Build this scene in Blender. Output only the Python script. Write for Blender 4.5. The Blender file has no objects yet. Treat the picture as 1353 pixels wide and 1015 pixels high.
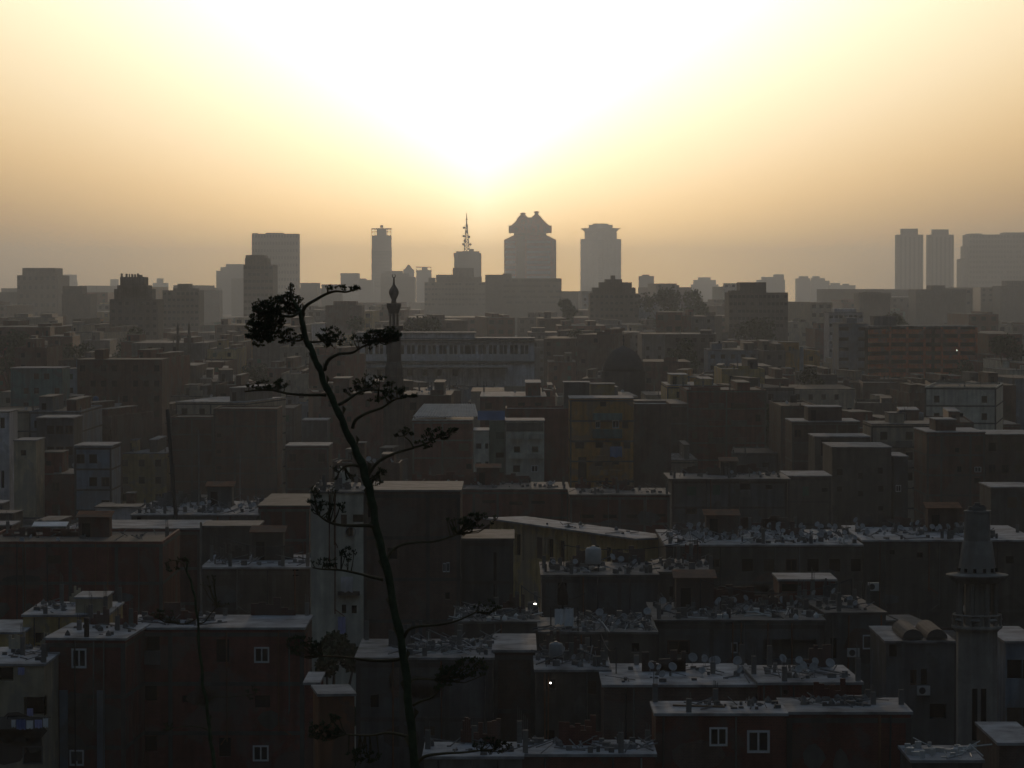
import bpy, math, random
from mathutils import Vector, Matrix
random.seed(11)
R = random.uniform
C = bpy.data.collections.new('scene'); bpy.context.scene.collection.children.link(C)
S = bpy.context.scene
F = 4500.0                      # focal length in photo pixels (1353 wide)
PITCH = math.atan(122.5 / F)
CZ = 42.0
cp, sp = math.cos(PITCH), math.sin(PITCH)
def X(px, D, py=500):
    v = (507.5 - py) / F
    return (px - 676.5) / F * D / (cp + v * sp)
def Z(py, D):
    v = (507.5 - py) / F
    return CZ + D * (-sp + v * cp) / (cp + v * sp)
def far(D): return D if D < 1500 else 1500 + (D - 1500) * 1.75
def PX(x, D): return 676.5 + x / D * F
def PY(z, D):
    t = (z - CZ) / D
    return 507.5 - F * (t * cp + sp) / (cp - t * sp)
# ---------------------------------------------------------------- materials
MATS = {}
def newmat(name):
    m = bpy.data.materials.new(name); m.use_nodes = True; MATS[name] = m
    nt = m.node_tree
    return m, nt, nt.nodes['Principled BSDF']
def N(nt, t, **kw):
    n = nt.nodes.new(t)
    for k, v in kw.items():
        if k in n.inputs.keys(): n.inputs[k].default_value = v
        else: setattr(n, k, v)
    return n
def mat(name, col, rough=.85, var=.25, scale=.6, brick=False, streak=True, spec=.2, metal=0.0, bump=.0, alt=None):
    m, nt, b = newmat(name)
    L = nt.links.new
    tc = N(nt, 'ShaderNodeTexCoord')
    oi = N(nt, 'ShaderNodeObjectInfo')
    ns = N(nt, 'ShaderNodeTexNoise', Scale=scale, Detail=6.0, Roughness=.65)
    L(tc.outputs['Object'], ns.inputs['Vector'])
    lo = [c * (1 - var) for c in col] + [1]; hi = [min(1, c * (1 + var)) for c in col] + [1]
    if alt: lo = list(alt) + [1]
    cr = N(nt, 'ShaderNodeValToRGB'); cr.color_ramp.elements[0].position = .3; cr.color_ramp.elements[1].position = .7
    cr.color_ramp.elements[0].color = lo; cr.color_ramp.elements[1].color = hi
    L(ns.outputs['Fac'], cr.inputs['Fac'])
    out = cr.outputs['Color']
    if brick:
        sx = N(nt, 'ShaderNodeSeparateXYZ'); L(tc.outputs['Object'], sx.inputs[0])
        ad = N(nt, 'ShaderNodeMath', operation='ADD'); L(sx.outputs[0], ad.inputs[0]); L(sx.outputs[1], ad.inputs[1])
        cb = N(nt, 'ShaderNodeCombineXYZ'); L(ad.outputs[0], cb.inputs[0]); L(sx.outputs[2], cb.inputs[1])
        bt = N(nt, 'ShaderNodeTexBrick', Scale=3.2); bt.inputs['Mortar Size'].default_value = .03
        bt.inputs['Color1'].default_value = (.8, .8, .8, 1); bt.inputs['Color2'].default_value = (1.25, 1.1, 1.05, 1)
        bt.inputs['Mortar'].default_value = (1.5, 1.7, 1.8, 1)
        L(cb.outputs[0], bt.inputs['Vector'])
        mx = N(nt, 'ShaderNodeMix', data_type='RGBA', blend_type='MULTIPLY'); mx.inputs[0].default_value = .8
        L(out, mx.inputs[6]); L(bt.outputs['Color'], mx.inputs[7]); out = mx.outputs[2]
    if streak:
        mp = N(nt, 'ShaderNodeMapping'); mp.inputs['Scale'].default_value = (1.6, 1.6, .12)
        L(tc.outputs['Object'], mp.inputs['Vector'])
        n2 = N(nt, 'ShaderNodeTexNoise', Scale=1.0, Detail=4.0); L(mp.outputs[0], n2.inputs['Vector'])
        c2 = N(nt, 'ShaderNodeValToRGB'); c2.color_ramp.elements[0].position = .35; c2.color_ramp.elements[1].position = .6
        c2.color_ramp.elements[0].color = (.62, .6, .6, 1); c2.color_ramp.elements[1].color = (1.05, 1.05, 1.05, 1)
        L(n2.outputs['Fac'], c2.inputs['Fac'])
        mx = N(nt, 'ShaderNodeMix', data_type='RGBA', blend_type='MULTIPLY'); mx.inputs[0].default_value = .8
        L(out, mx.inputs[6]); L(c2.outputs['Color'], mx.inputs[7]); out = mx.outputs[2]
    if streak:
        n3 = N(nt, 'ShaderNodeTexNoise', Scale=.22, Detail=5.0, Roughness=.6); n3.inputs['Distortion'].default_value = .6; L(tc.outputs['Object'], n3.inputs['Vector'])
        c3 = N(nt, 'ShaderNodeValToRGB'); c3.color_ramp.elements[0].position = .50; c3.color_ramp.elements[1].position = .56
        c3.color_ramp.elements[0].color = (0, 0, 0, 1); c3.color_ramp.elements[1].color = (.55, .55, .55, 1)
        L(n3.outputs['Fac'], c3.inputs['Fac'])
        mx = N(nt, 'ShaderNodeMix', data_type='RGBA'); L(c3.outputs['Color'], mx.inputs[0]); L(out, mx.inputs[6])
        g_ = sum(col) / 3; mx.inputs[7].default_value = (g_ * 1.5, g_ * 1.42, g_ * 1.32, 1) if brick else (g_ * .72, g_ * .68, g_ * .62, 1); out = mx.outputs[2]
    hs = N(nt, 'ShaderNodeHueSaturation')
    mr = N(nt, 'ShaderNodeMapRange'); mr.inputs['To Min'].default_value = .8; mr.inputs['To Max'].default_value = 1.2
    L(oi.outputs['Random'], mr.inputs['Value']); L(mr.outputs[0], hs.inputs['Value'])
    L(out, hs.inputs['Color']); L(hs.outputs[0], b.inputs['Base Color'])
    b.inputs['Roughness'].default_value = rough; b.inputs['Metallic'].default_value = metal
    b.inputs['Specular IOR Level'].default_value = spec
    if bump:
        bp = N(nt, 'ShaderNodeBump', Strength=bump); L(ns.outputs['Fac'], bp.inputs['Height']); L(bp.outputs[0], b.inputs['Normal'])
    return m
mat('brick', (.12, .062, .050), brick=True)
mat('brick_red', (.14, .050, .040), brick=True)
mat('brick_brown', (.11, .074, .063), brick=True)
mat('concrete', (.17, .168, .166)); mat('grey', (.125, .13, .137)); mat('greybrown', (.12, .108, .098))
mat('beige', (.40, .35, .27)); mat('cream', (.52, .45, .32)); mat('yellow', (.48, .37, .17)); mat('pale', (.60, .59, .50))
mat('orange', (.50, .27, .08)); mat('green', (.16, .22, .17)); mat('white', (.8, .79, .8)); mat('bluegrey', (.22, .27, .33))
mat('teal', (.12, .24, .24)); mat('stone', (.40, .36, .30)); mat('redpaint', (.66, .19, .085)); mat('offwhite', (.70, .68, .70))
mat('roofdust', (.29, .30, .315), var=.5, scale=.55, streak=False, bump=.4, alt=(.10, .10, .105))
mat('roofdark', (.15, .148, .146), var=.5, scale=.6, streak=False, bump=.3)
mat('ground', (.12, .11, .10), var=.3, scale=.03, streak=False)
mat('asphalt', (.05, .05, .05), var=.3, scale=.2, streak=False)
mat('hill', (.13, .11, .08), var=.4, scale=.3, streak=False, bump=.5)
mat('pane', (.02, .022, .025), rough=.15, streak=False, spec=.5)
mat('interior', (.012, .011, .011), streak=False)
mat('frame_white', (.72, .73, .74), streak=False, rough=.5)
mat('frame_dark', (.08, .05, .035), streak=False)
mat('shutter', (.10, .075, .055), streak=False); mat('shutter_green', (.05, .13, .10), streak=False)
mat('metal', (.35, .36, .37), rough=.45, metal=.7, streak=False); mat('metaldark', (.05, .05, .055), rough=.6, streak=False)
mat('dish', (.34, .35, .36), rough=.6, streak=False); mat('tankblue', (.07, .13, .24), rough=.5, streak=False)
mat('cloth_white', (.84, .86, .9), streak=False); mat('cloth_blue', (.13, .18, .42), streak=False); mat('cloth_lilac', (.42, .42, .68), streak=False)
mat('cloth_black', (.015, .012, .014), streak=False)
mat('tarp', (.16, .27, .50), streak=False); mat('wood', (.16, .11, .07), streak=False)
mat('rust', (.20, .09, .05), streak=True); mat('sheet', (.50, .50, .49), rough=.55, streak=False)
mat('stalk', (.075, .10, .055), var=.35, scale=9, streak=False); mat('twig', (.10, .085, .05), var=.3, scale=9, streak=False)
mat('seed', (.055, .07, .035), var=.5, scale=14, streak=False); mat('leaf', (.05, .075, .035), var=.5, scale=1.2, streak=False)
mat('bark', (.10, .08, .06), streak=False); mat('agaveleaf', (.10, .15, .10), streak=False)
mat('slab', (.12, .112, .108)); mat('flare_red', (.75, .19, .09)); mat('domedark', (.05, .055, .065), streak=False); mat('farroof', (.085, .08, .078), streak=False); mat('minaret_stone', (.35, .335, .31)); mat('ridge', (.16, .15, .13), scale=.01, streak=False)  # the tower crown's red is camera flare painted into its colour
def emis(name, col, k):
    m, nt, b = newmat(name); b.inputs['Emission Color'].default_value = (*col, 1); b.inputs['Emission Strength'].default_value = k
emis('lamplight', (1, .93, .8), 14)
# ---------------------------------------------------------------- mesh helpers
class MB:
    def __init__(s): s.v = []; s.f = []
    def quad(s, *p):
        b = len(s.v); s.v += [tuple(q) for q in p]; s.f.append(tuple(range(b, b + len(p)))); return s
    def box(s, x0, x1, y0, y1, z0, z1):
        b = len(s.v)
        s.v += [(x, y, z) for x in (x0, x1) for y in (y0, y1) for z in (z0, z1)]
        s.f += [tuple(b + i for i in t) for t in ((0, 1, 3, 2), (4, 6, 7, 5), (0, 4, 5, 1), (2, 3, 7, 6), (0, 2, 6, 4), (1, 5, 7, 3))]; return s
    def loft(s, rings, cap=True):
        b = len(s.v); n = len(rings[0])
        for r in rings: s.v += [tuple(p) for p in r]
        for i in range(len(rings) - 1):
            for j in range(n):
                k = (j + 1) % n
                s.f.append((b + i * n + j, b + i * n + k, b + (i + 1) * n + k, b + (i + 1) * n + j))
        if cap:
            s.f.append(tuple(b + j for j in reversed(range(n)))); s.f.append(tuple(b + (len(rings) - 1) * n + j for j in range(n)))
        return s
    def lathe(s, prof, cx=0, cy=0, n=16, ph=0):
        return s.loft([[(cx + r * math.cos(ph + 2 * math.pi * j / n), cy + r * math.sin(ph + 2 * math.pi * j / n), z) for j in range(n)] for r, z in prof])
    def tube(s, pts, rad, n=6):
        pts = [Vector(p) for p in pts]; rings = []
        if not hasattr(rad, '__len__'): rad = [rad] * len(pts)
        for i, p in enumerate(pts):
            t = (pts[min(i + 1, len(pts) - 1)] - pts[max(i - 1, 0)]).normalized()
            a = t.cross(Vector((0, 1, 0)));
            if a.length < .1: a = t.cross(Vector((1, 0, 0)))
            a.normalize(); c = t.cross(a)
            rings.append([p + (a * math.cos(2 * math.pi * j / n) + c * math.sin(2 * math.pi * j / n)) * rad[i] for j in range(n)])
        return s.loft(rings)
    def poly(s, pts, y0, y1):      # outline in xz, thickness y0..y1
        n = len(pts); b = len(s.v)
        s.v += [(x, y0, z) for x, z in pts] + [(x, y1, z) for x, z in pts]
        s.f.append(tuple(b + i for i in range(n))); s.f.append(tuple(b + n + i for i in reversed(range(n))))
        for i in range(n):
            j = (i + 1) % n; s.f.append((b + i, b + n + i, b + n + j, b + j))
        return s
def mesh(name, mb, m, smooth=False):
    me = bpy.data.meshes.new(name); me.from_pydata(mb.v, [], mb.f); me.materials.append(MATS[m])
    if smooth:
        for p in me.polygons: p.use_smooth = True
    return me
def obj(name, mb, m, parent=None, smooth=False, loc=None):
    me = mb if isinstance(mb, bpy.types.Mesh) else mesh(name, mb, m, smooth)
    o = bpy.data.objects.new(name, me); C.objects.link(o)
    if parent: o.parent = parent
    if loc: o.location = loc
    return o
def tag(o, label, cat, group=None):
    o['label'] = label; o['category'] = cat
    if group: o['group'] = group
    return o
def thing(name, label, cat, loc=(0, 0, 0), rz=0, group=None):
    o = bpy.data.objects.new(name, None); C.objects.link(o); o.location = loc; o.rotation_euler = (0, 0, rz)
    o.empty_display_size = .5
    return tag(o, label, cat, group)
def struct(name, mb, m):
    o = obj(name, mb, m); o['kind'] = 'structure'; return o
def dup(root, loc, rz=0, label=None, group=None, scale=None):
    r = root.copy(); C.objects.link(r); r.location = loc; r.rotation_euler = (0, 0, rz)
    if label: r['label'] = label
    if group: r['group'] = group
    if scale: r.scale = (scale,) * 3
    for ch in list(root.children):
        c = ch.copy(); C.objects.link(c); c.parent = r
        for g in list(ch.children):
            d = g.copy(); C.objects.link(d); d.parent = c
    return r
# ---------------------------------------------------------------- windows
def unit_frame(mull=1, t=.09):
    m = MB(); m.box(0, t, -.06, .12, 0, 1); m.box(1 - t, 1, -.06, .12, 0, 1); m.box(t, 1 - t, -.06, .12, 0, t); m.box(t, 1 - t, -.06, .12, 1 - t, 1)
    for i in range(mull): m.box((i + 1) / (mull + 1) - t * .4, (i + 1) / (mull + 1) + t * .4, -.03, .1, t, 1 - t)
    return m
FR = {'white': mesh('window', unit_frame(1, .10), 'frame_white'), 'brown': mesh('window', unit_frame(1, .08), 'frame_dark'),
      'bare': mesh('window', unit_frame(0, .07), 'concrete'), 'one': mesh('window', unit_frame(0, .10), 'frame_white')}
PANE = mesh('pane', MB().quad((0, 0, 0), (1, 0, 0), (1, 0, 1), (0, 0, 1)), 'pane')
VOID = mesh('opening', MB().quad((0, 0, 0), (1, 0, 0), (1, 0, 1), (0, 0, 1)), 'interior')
SHUT = {}
for k, mm in (('shut', 'shutter'), ('shutg', 'shutter_green')):
    m = MB()
    for i in range(2):
        for j in range(9): m.box(i * .5 + .03, i * .5 + .47, 0, .05, j / 9 + .01, (j + 1) / 9 - .015)
    m.box(0, 1, .05, .08, 0, 1)
    SHUT[k] = mesh('window', m, mm)
def window(parent, x0, x1, z0, z1, style, y=0, simple=False):
    w, h = x1 - x0, z1 - z0
    if style in SHUT:
        o = obj('window', SHUT[style], None, parent, loc=(x0, y + .05, z0)); o.scale = (w, 1, h); return o
    if style == 'void' or simple:
        o = obj('window', VOID if style == 'void' else PANE, None, parent, loc=(x0, y + .24, z0)); o.scale = (w, 1, h); return o
    o = obj('window', FR[style], None, parent, loc=(x0, y + .02, z0)); o.scale = (w, 1, h)
    p = obj('pane', PANE, None, o, loc=(0, .09, 0))
    return o
def facade(mb, W, H, rects, zlo=0, dep=.25):
    xs = sorted({0, W, *[r[0] for r in rects], *[r[1] for r in rects]}); zs = sorted({zlo, H, *[r[2] for r in rects], *[r[3] for r in rects]})
    for i in range(len(xs) - 1):
        for j in range(len(zs) - 1):
            cx, cz = (xs[i] + xs[i + 1]) / 2, (zs[j] + zs[j + 1]) / 2
            if any(r[0] < cx < r[1] and r[2] < cz < r[3] for r in rects): continue
            mb.quad((xs[i], 0, zs[j]), (xs[i + 1], 0, zs[j]), (xs[i + 1], 0, zs[j + 1]), (xs[i], 0, zs[j + 1]))
    for r in rects:
        a, b, c, d = r[:4]; q = r[4] if len(r) > 4 and isinstance(r[4], float) else dep
        mb.quad((a, 0, c), (a, q, c), (a, q, d), (a, 0, d)); mb.quad((b, 0, c), (b, 0, d), (b, q, d), (b, q, c))
        mb.quad((a, 0, c), (b, 0, c), (b, q, c), (a, q, c)); mb.quad((a, 0, d), (a, q, d), (b, q, d), (b, 0, d))
LAND = []      # (px, py, D, phrase)
HANDS = []     # (x0,x1,yt,yb,D, wx0,wx1,wy0,wy1)
def building(name, label, x0, x1, yt, D, dep, wall, yb=None, rz=0, wins=(), grid=None, bands=None, roof='roofdust', par=0.0, land=None, cat='building',
             huts=(), coping=None, hand=True, simple=False, world=None, eave=.1, over=.0):
    """front face from pixel x0 to x1 at distance D, roof edge at pixel yt"""
    if world: wx0, W, H, D = world
    else:
        wx0 = X(x0, D); W = X(x1, D) - wx0; H = Z(yt, D)
    root = thing(name, label, cat, (wx0 + W / 2, D, 0), rz)
    ox = -W / 2
    rects = []
    for w in wins:                        # pixel rects
        a, b, c, d, st = w[:5]
        xa, xb = X(a, D) - wx0, X(b, D) - wx0; za, zb = Z(d, D), Z(c, D)
        if len(w) > 5: rects.append((xa, xb, za, zb, st, w[5]))
        else: rects.append((xa, xb, za, zb, st))
    if grid:
        nx, st, ww, wh = grid[:4]; sty = grid[4] if len(grid) > 4 else ['void', 'brown', 'shut']; skip = grid[5] if len(grid) > 5 else .15
        zmin = max(1, H - (grid[6] if len(grid) > 6 else 13))
        z = H - par - 1.0 - wh
        while z > zmin:
            for i in range(nx):
                if random.random() < skip: continue
                cx = (i + .5) / nx * W
                q = (max(.1, cx - ww / 2), min(W - .1, cx + ww / 2), z, z + wh)
                if q[1] - q[0] > .3 and not any(r[0] < q[1] and r[1] > q[0] and r[2] < q[3] and r[3] > q[2] for r in rects): rects.append((*q, random.choice(sty)))
            z -= st
    m = MB()
    facade(m, W, H, [(r[0], r[1], r[2], r[3], (r[5] if len(r) > 5 else .25)) for r in rects])
    m.quad((0, 0, 0), (0, 0, H), (0, dep, H), (0, dep, 0)); m.quad((W, 0, 0), (W, dep, 0), (W, dep, H), (W, 0, H)); m.quad((0, dep, 0), (0, dep, H), (W, dep, H), (W, dep, 0))
    if par:                               # parapet: inner faces and top belong to the wall
        t = .2
        m.box(0, W, -.003, t, H, H + .02); m.box(0, W, dep - t, dep + .003, H, H + .02); m.box(-.003, t, t, dep - t, H, H + .02); m.box(W - t, W + .003, t, dep - t, H, H + .02)
        m.quad((t, t, H), (W - t, t, H), (W - t, t, H - par), (t, t, H - par)); m.quad((t, dep - t, H), (t, dep - t, H - par), (W - t, dep - t, H - par), (W - t, dep - t, H))
        m.quad((t, t, H), (t, t, H - par), (t, dep - t, H - par), (t, dep - t, H)); m.quad((W - t, t, H), (W - t, dep - t, H), (W - t, dep - t, H - par), (W - t, t, H - par))
    m.v = [(x + ox, y, z) for x, y, z in m.v]
    obj('wall', m, wall, root)
    rz_ = H - par
    if par: rf = MB().box(ox + .21, ox + W - .21, .21, dep - .21, rz_ - .2, rz_)
    else: rf = MB().box(ox - eave - over, ox + W + eave + over, -eave - over, dep + eave, H, H + .14)
    top = rz_ if par else H + .14
    rfo = obj('roof', rf, roof, root)
    if bands:                             # concrete frame showing in the brick: slab edges and columns
        cols, st = bands; fm = MB(); z = H - .3
        zz = []
        while z > max(0, H - 16): zz.append(z); z -= st
        for z in zz: fm.box(ox - .03, ox + W + .03, -.035, dep + .03, z - .12, z + .12)
        for i in range(cols):
            cx = ox + W * i / max(1, cols - 1) if cols > 1 else ox
            cx = min(max(cx, ox + .12), ox + W - .12)
            if any(r[0] - .15 < cx - ox < r[1] + .15 for r in rects): continue
            for k in range(len(zz)):
                zt = zz[k] - .12; zb = (zz[k + 1] + .12) if k + 1 < len(zz) else 0
                fm.box(cx - .13, cx + .13, -.028, .1, zb, zt)
        # drop slab pieces that would cross openings
        obj('concrete_frame', fm, 'slab', root)
    for r in rects:
        if len(r) > 5:                    # deep recess (balcony)
            o = obj('balcony_recess', MB().quad((r[0] + ox, r[5], r[2]), (r[1] + ox, r[5], r[2]), (r[1] + ox, r[5], r[3]), (r[0] + ox, r[5], r[3])), wall if r[4] == 'wall' else 'interior', root)
            if r[3] - r[2] > 1.3: obj('balustrade', MB().box(r[0] + ox - .05, r[1] + ox + .05, -.12, -.02, r[2] - .1, r[2] + .75), 'concrete' if r[4] != 'wall' else 'greybrown', root)
            continue
        window(root, r[0] + ox, r[1] + ox, r[2], r[3], r[4], simple=simple)
    for h in huts:                        # (fx0, fx1, fy0, fy1, height, mat)
        a, b, c, d, hh, mm = h
        hm = MB().box(ox + a * W, ox + b * W, c * dep + .25, d * dep, top, top + hh)
        ho = obj('roof_hut', hm, mm, root)
        obj('hut_roof', MB().box(ox + a * W - .1, ox + b * W + .1, c * dep + .15, d * dep + .1, top + hh, top + hh + .12), roof, ho)
        if hh > 1.6 and (b - a) * W > 1.6:
            dm = MB().box(ox + a * W + .4, ox + a * W + 1.1, c * dep + .2, c * dep + .24, top, top + 1.5); obj('door', dm, 'interior', ho)
    if hand:
        HANDS.append((min(x0, x1), max(x0, x1), yt, yb if yb else yt + 40, D, wx0 - dep * abs(math.sin(rz)), wx0 + W + dep * abs(math.sin(rz)), D - W * abs(math.sin(rz)) * .5, D + dep + W * abs(math.sin(rz)) * .5))
        if land: LAND.append(((x0 + x1) / 2, yt + 8, D, land))
    root['_top'] = top
    return dict(root=root, x0=wx0, W=W, D=D, dep=dep, top=top, H=H, rz=rz)
def roofpt(b, fx, fy, dz=0):
    lx, ly = -b['W'] / 2 + fx * b['W'], fy * b['dep']
    c, s = math.cos(b['rz']), math.sin(b['rz'])
    return (b['x0'] + b['W'] / 2 + lx * c - ly * s, b['D'] + lx * s + ly * c, b['top'] + dz)
# ---------------------------------------------------------------- roof-top things
def make_dish():
    t = thing('satellite_dish', 'x', 'satellite dish')
    prof = [(.02, .0), (.16, .015), (.3, .06), (.42, .12), (.42, .135), (.3, .08), (.02, .02)]
    m = MB(); m.lathe(prof, n=14)
    M = Matrix.Rotation(math.radians(62), 4, 'X')
    m.v = [tuple(M @ Vector(p) + Vector((0, -.05, .85))) for p in m.v]
    obj('reflector', m, 'dish', t, True)
    obj('mast', MB().tube([(0, 0, 0), (0, 0, .85)], .025).tube([(-.25, 0, .01), (.25, 0, .01)], .02).tube([(0, -.25, .01), (0, .25, .01)], .02), 'metal', t)
    obj('feed_arm', MB().tube([(0, -.05, .5), (0, -.5, .8), (0, -.48, .98)], .018), 'metal', t)
    return t
DISH = make_dish(); dish_used = [False]
def dish(p, rz, label, group, sc=1.0):
    global DISH
    if not dish_used[0]:
        dish_used[0] = True; DISH.location = p; DISH.rotation_euler = (0, 0, rz); DISH['label'] = label; DISH['group'] = group; DISH.scale = (sc,) * 3
    else: dup(DISH, p, rz, label, group, sc)
def make_tank(m):
    t = thing('water_tank', 'x', 'water tank')
    obj('barrel', MB().lathe([(.02, .5), (.5, .5), (.55, .6), (.55, 1.5), (.48, 1.62), (.15, 1.7), (.15, 1.76), (.02, 1.76)], n=14), m, t, True)
    lg = MB()
    for a in (-.35, .35):
        for b in (-.35, .35): lg.box(a - .03, a + .03, b - .03, b + .03, 0, .5)
    lg.box(-.42, .42, -.42, .42, .44, .495)
    obj('stand', lg, 'metaldark', t)
    return t
TANKS = {}
def tank(p, label, group=None, m='dish', sc=1.0):
    if m not in TANKS:
        t = TANKS[m] = make_tank(m); t.location = p; t['label'] = label; t.scale = (sc,) * 3
        if group: t['group'] = group
    else:
        t = dup(TANKS[m], p, R(0, 3), label, None, sc)
        if group: t['group'] = group
        elif 'group' in t: del t['group']
    return t
def rubble(b, fx0, fx1, fy0, fy1, n, label, mats='roofdark', hmax=.5):
    m = MB()
    for i in range(n):
        x, y, z = roofpt(b, R(fx0, fx1), R(fy0, fy1))
        k = random.random()
        if k < .45: s = R(.05, .2); m.box(x - s, x + s * R(.6, 1.6), y - s, y + s, z, z + R(.04, hmax * .75))
        elif k < .85:
            a = R(0, 3.14); l = R(.25, 1.1); c, s2 = math.cos(a) * l, math.sin(a) * l
            m.tube([(x - c, y - s2, z + .05), (x + c, y + s2, z + R(.05, hmax))], R(.02, .045), 4)
        else: m.lathe([(.02, z), (.18, z), (.16, z + R(.1, .3)), (.02, z + .32)], x, y, 7)
    o = obj('rubble', m, mats); o['kind'] = 'stuff'; o['label'] = label; o['category'] = 'rubble'
    return o
def antenna(p, h, label, group=None):
    t = thing('roof_antenna', label, 'antenna', p, R(-.5, .5), group)
    obj('mast', MB().tube([(0, 0, 0), (0, 0, h)], .03, 5), 'metaldark', t)
    a = MB().tube([(-.7, 0, h - .2), (.7, 0, h - .2)], .02, 4)
    for i in range(6):
        x = -.6 + i * .24; l = .2 + .05 * i; a.tube([(x, -l, h - .2), (x, l, h - .2)], .012, 4)
    obj('aerial', a, 'metaldark', t)
    return t
def cloth(name, label, x0, x1, y0, y1, D, m, cat='laundry', group=None):
    """a cloth hanging from its upper edge"""
    xa, xb, za, zb = X(x0, D), X(x1, D), Z(y1, D), Z(y0, D); me = MB(); n = 8; k = 6; b = 0
    ph = R(0, 6)
    pts = [[(xa + (xb - xa) * i / n, D + .06 * math.sin(i * 1.9 + ph) * (.4 + j / k), zb + (za - zb) * j / k * (1 + .06 * math.sin(i * 1.3 + ph))) for i in range(n + 1)] for j in range(k + 1)]
    me.v = [p for r in pts for p in r] + [(p[0], p[1] + .02, p[2]) for r in pts for p in r]
    o2 = (n + 1) * (k + 1)
    for j in range(k):
        for i in range(n):
            q = (j * (n + 1) + i, j * (n + 1) + i + 1, (j + 1) * (n + 1) + i + 1, (j + 1) * (n + 1) + i)
            me.f.append(q[::-1]); me.f.append(tuple(o2 + t for t in q))
    o = obj(name, me, m, smooth=True); return tag(o, label, cat, group)
# ---------------------------------------------------------------- trees
def tree(name, label, x, y, z0, h, w, n=900, ls=.28, group=None, m='leaf', trunk=.35):
    t = thing(name, label, 'tree', (x, y, z0), 0, group)
    tm = MB().tube([(0, 0, 0), (.1 * w * R(-1, 1), 0, h * trunk), (0.05 * w, 0, h * .7)], [h * .022, h * .016, h * .006], 7)
    cl = []
    for i in range(9):
        a = i * 2.4 + R(0, 1); r = w * R(.15, .42); zz = h * R(trunk + .1, .88) ; p = (r * math.cos(a), r * math.sin(a), zz); cl.append((p, w * R(.14, .24)))
        tm.tube([(0, 0, h * trunk * R(.7, 1.1)), (p[0] * .5, p[1] * .5, zz * .8), p], [h * .01, h * .006, h * .003], 5)
    cl.append(((0, 0, h * .86), w * .2))
    obj('trunk', tm, 'bark', t)
    cm = MB()
    for i in range(n):
        c, r = random.choice(cl)
        d = Vector((random.gauss(0, 1), random.gauss(0, 1), random.gauss(0, .8))); d.normalize(); d *= r * random.random() ** .4
        p = Vector(c) + d; a = Vector((R(-1, 1), R(-1, 1), R(-1, 1))).normalized() * ls; b2 = a.cross(Vector((R(-1, 1), R(-1, 1), R(-1, 1)))).normalized() * ls * .8
        cm.quad(p - a, p - b2, p + a, p + b2)
    obj('crown', cm, m, t)
    return t
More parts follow.
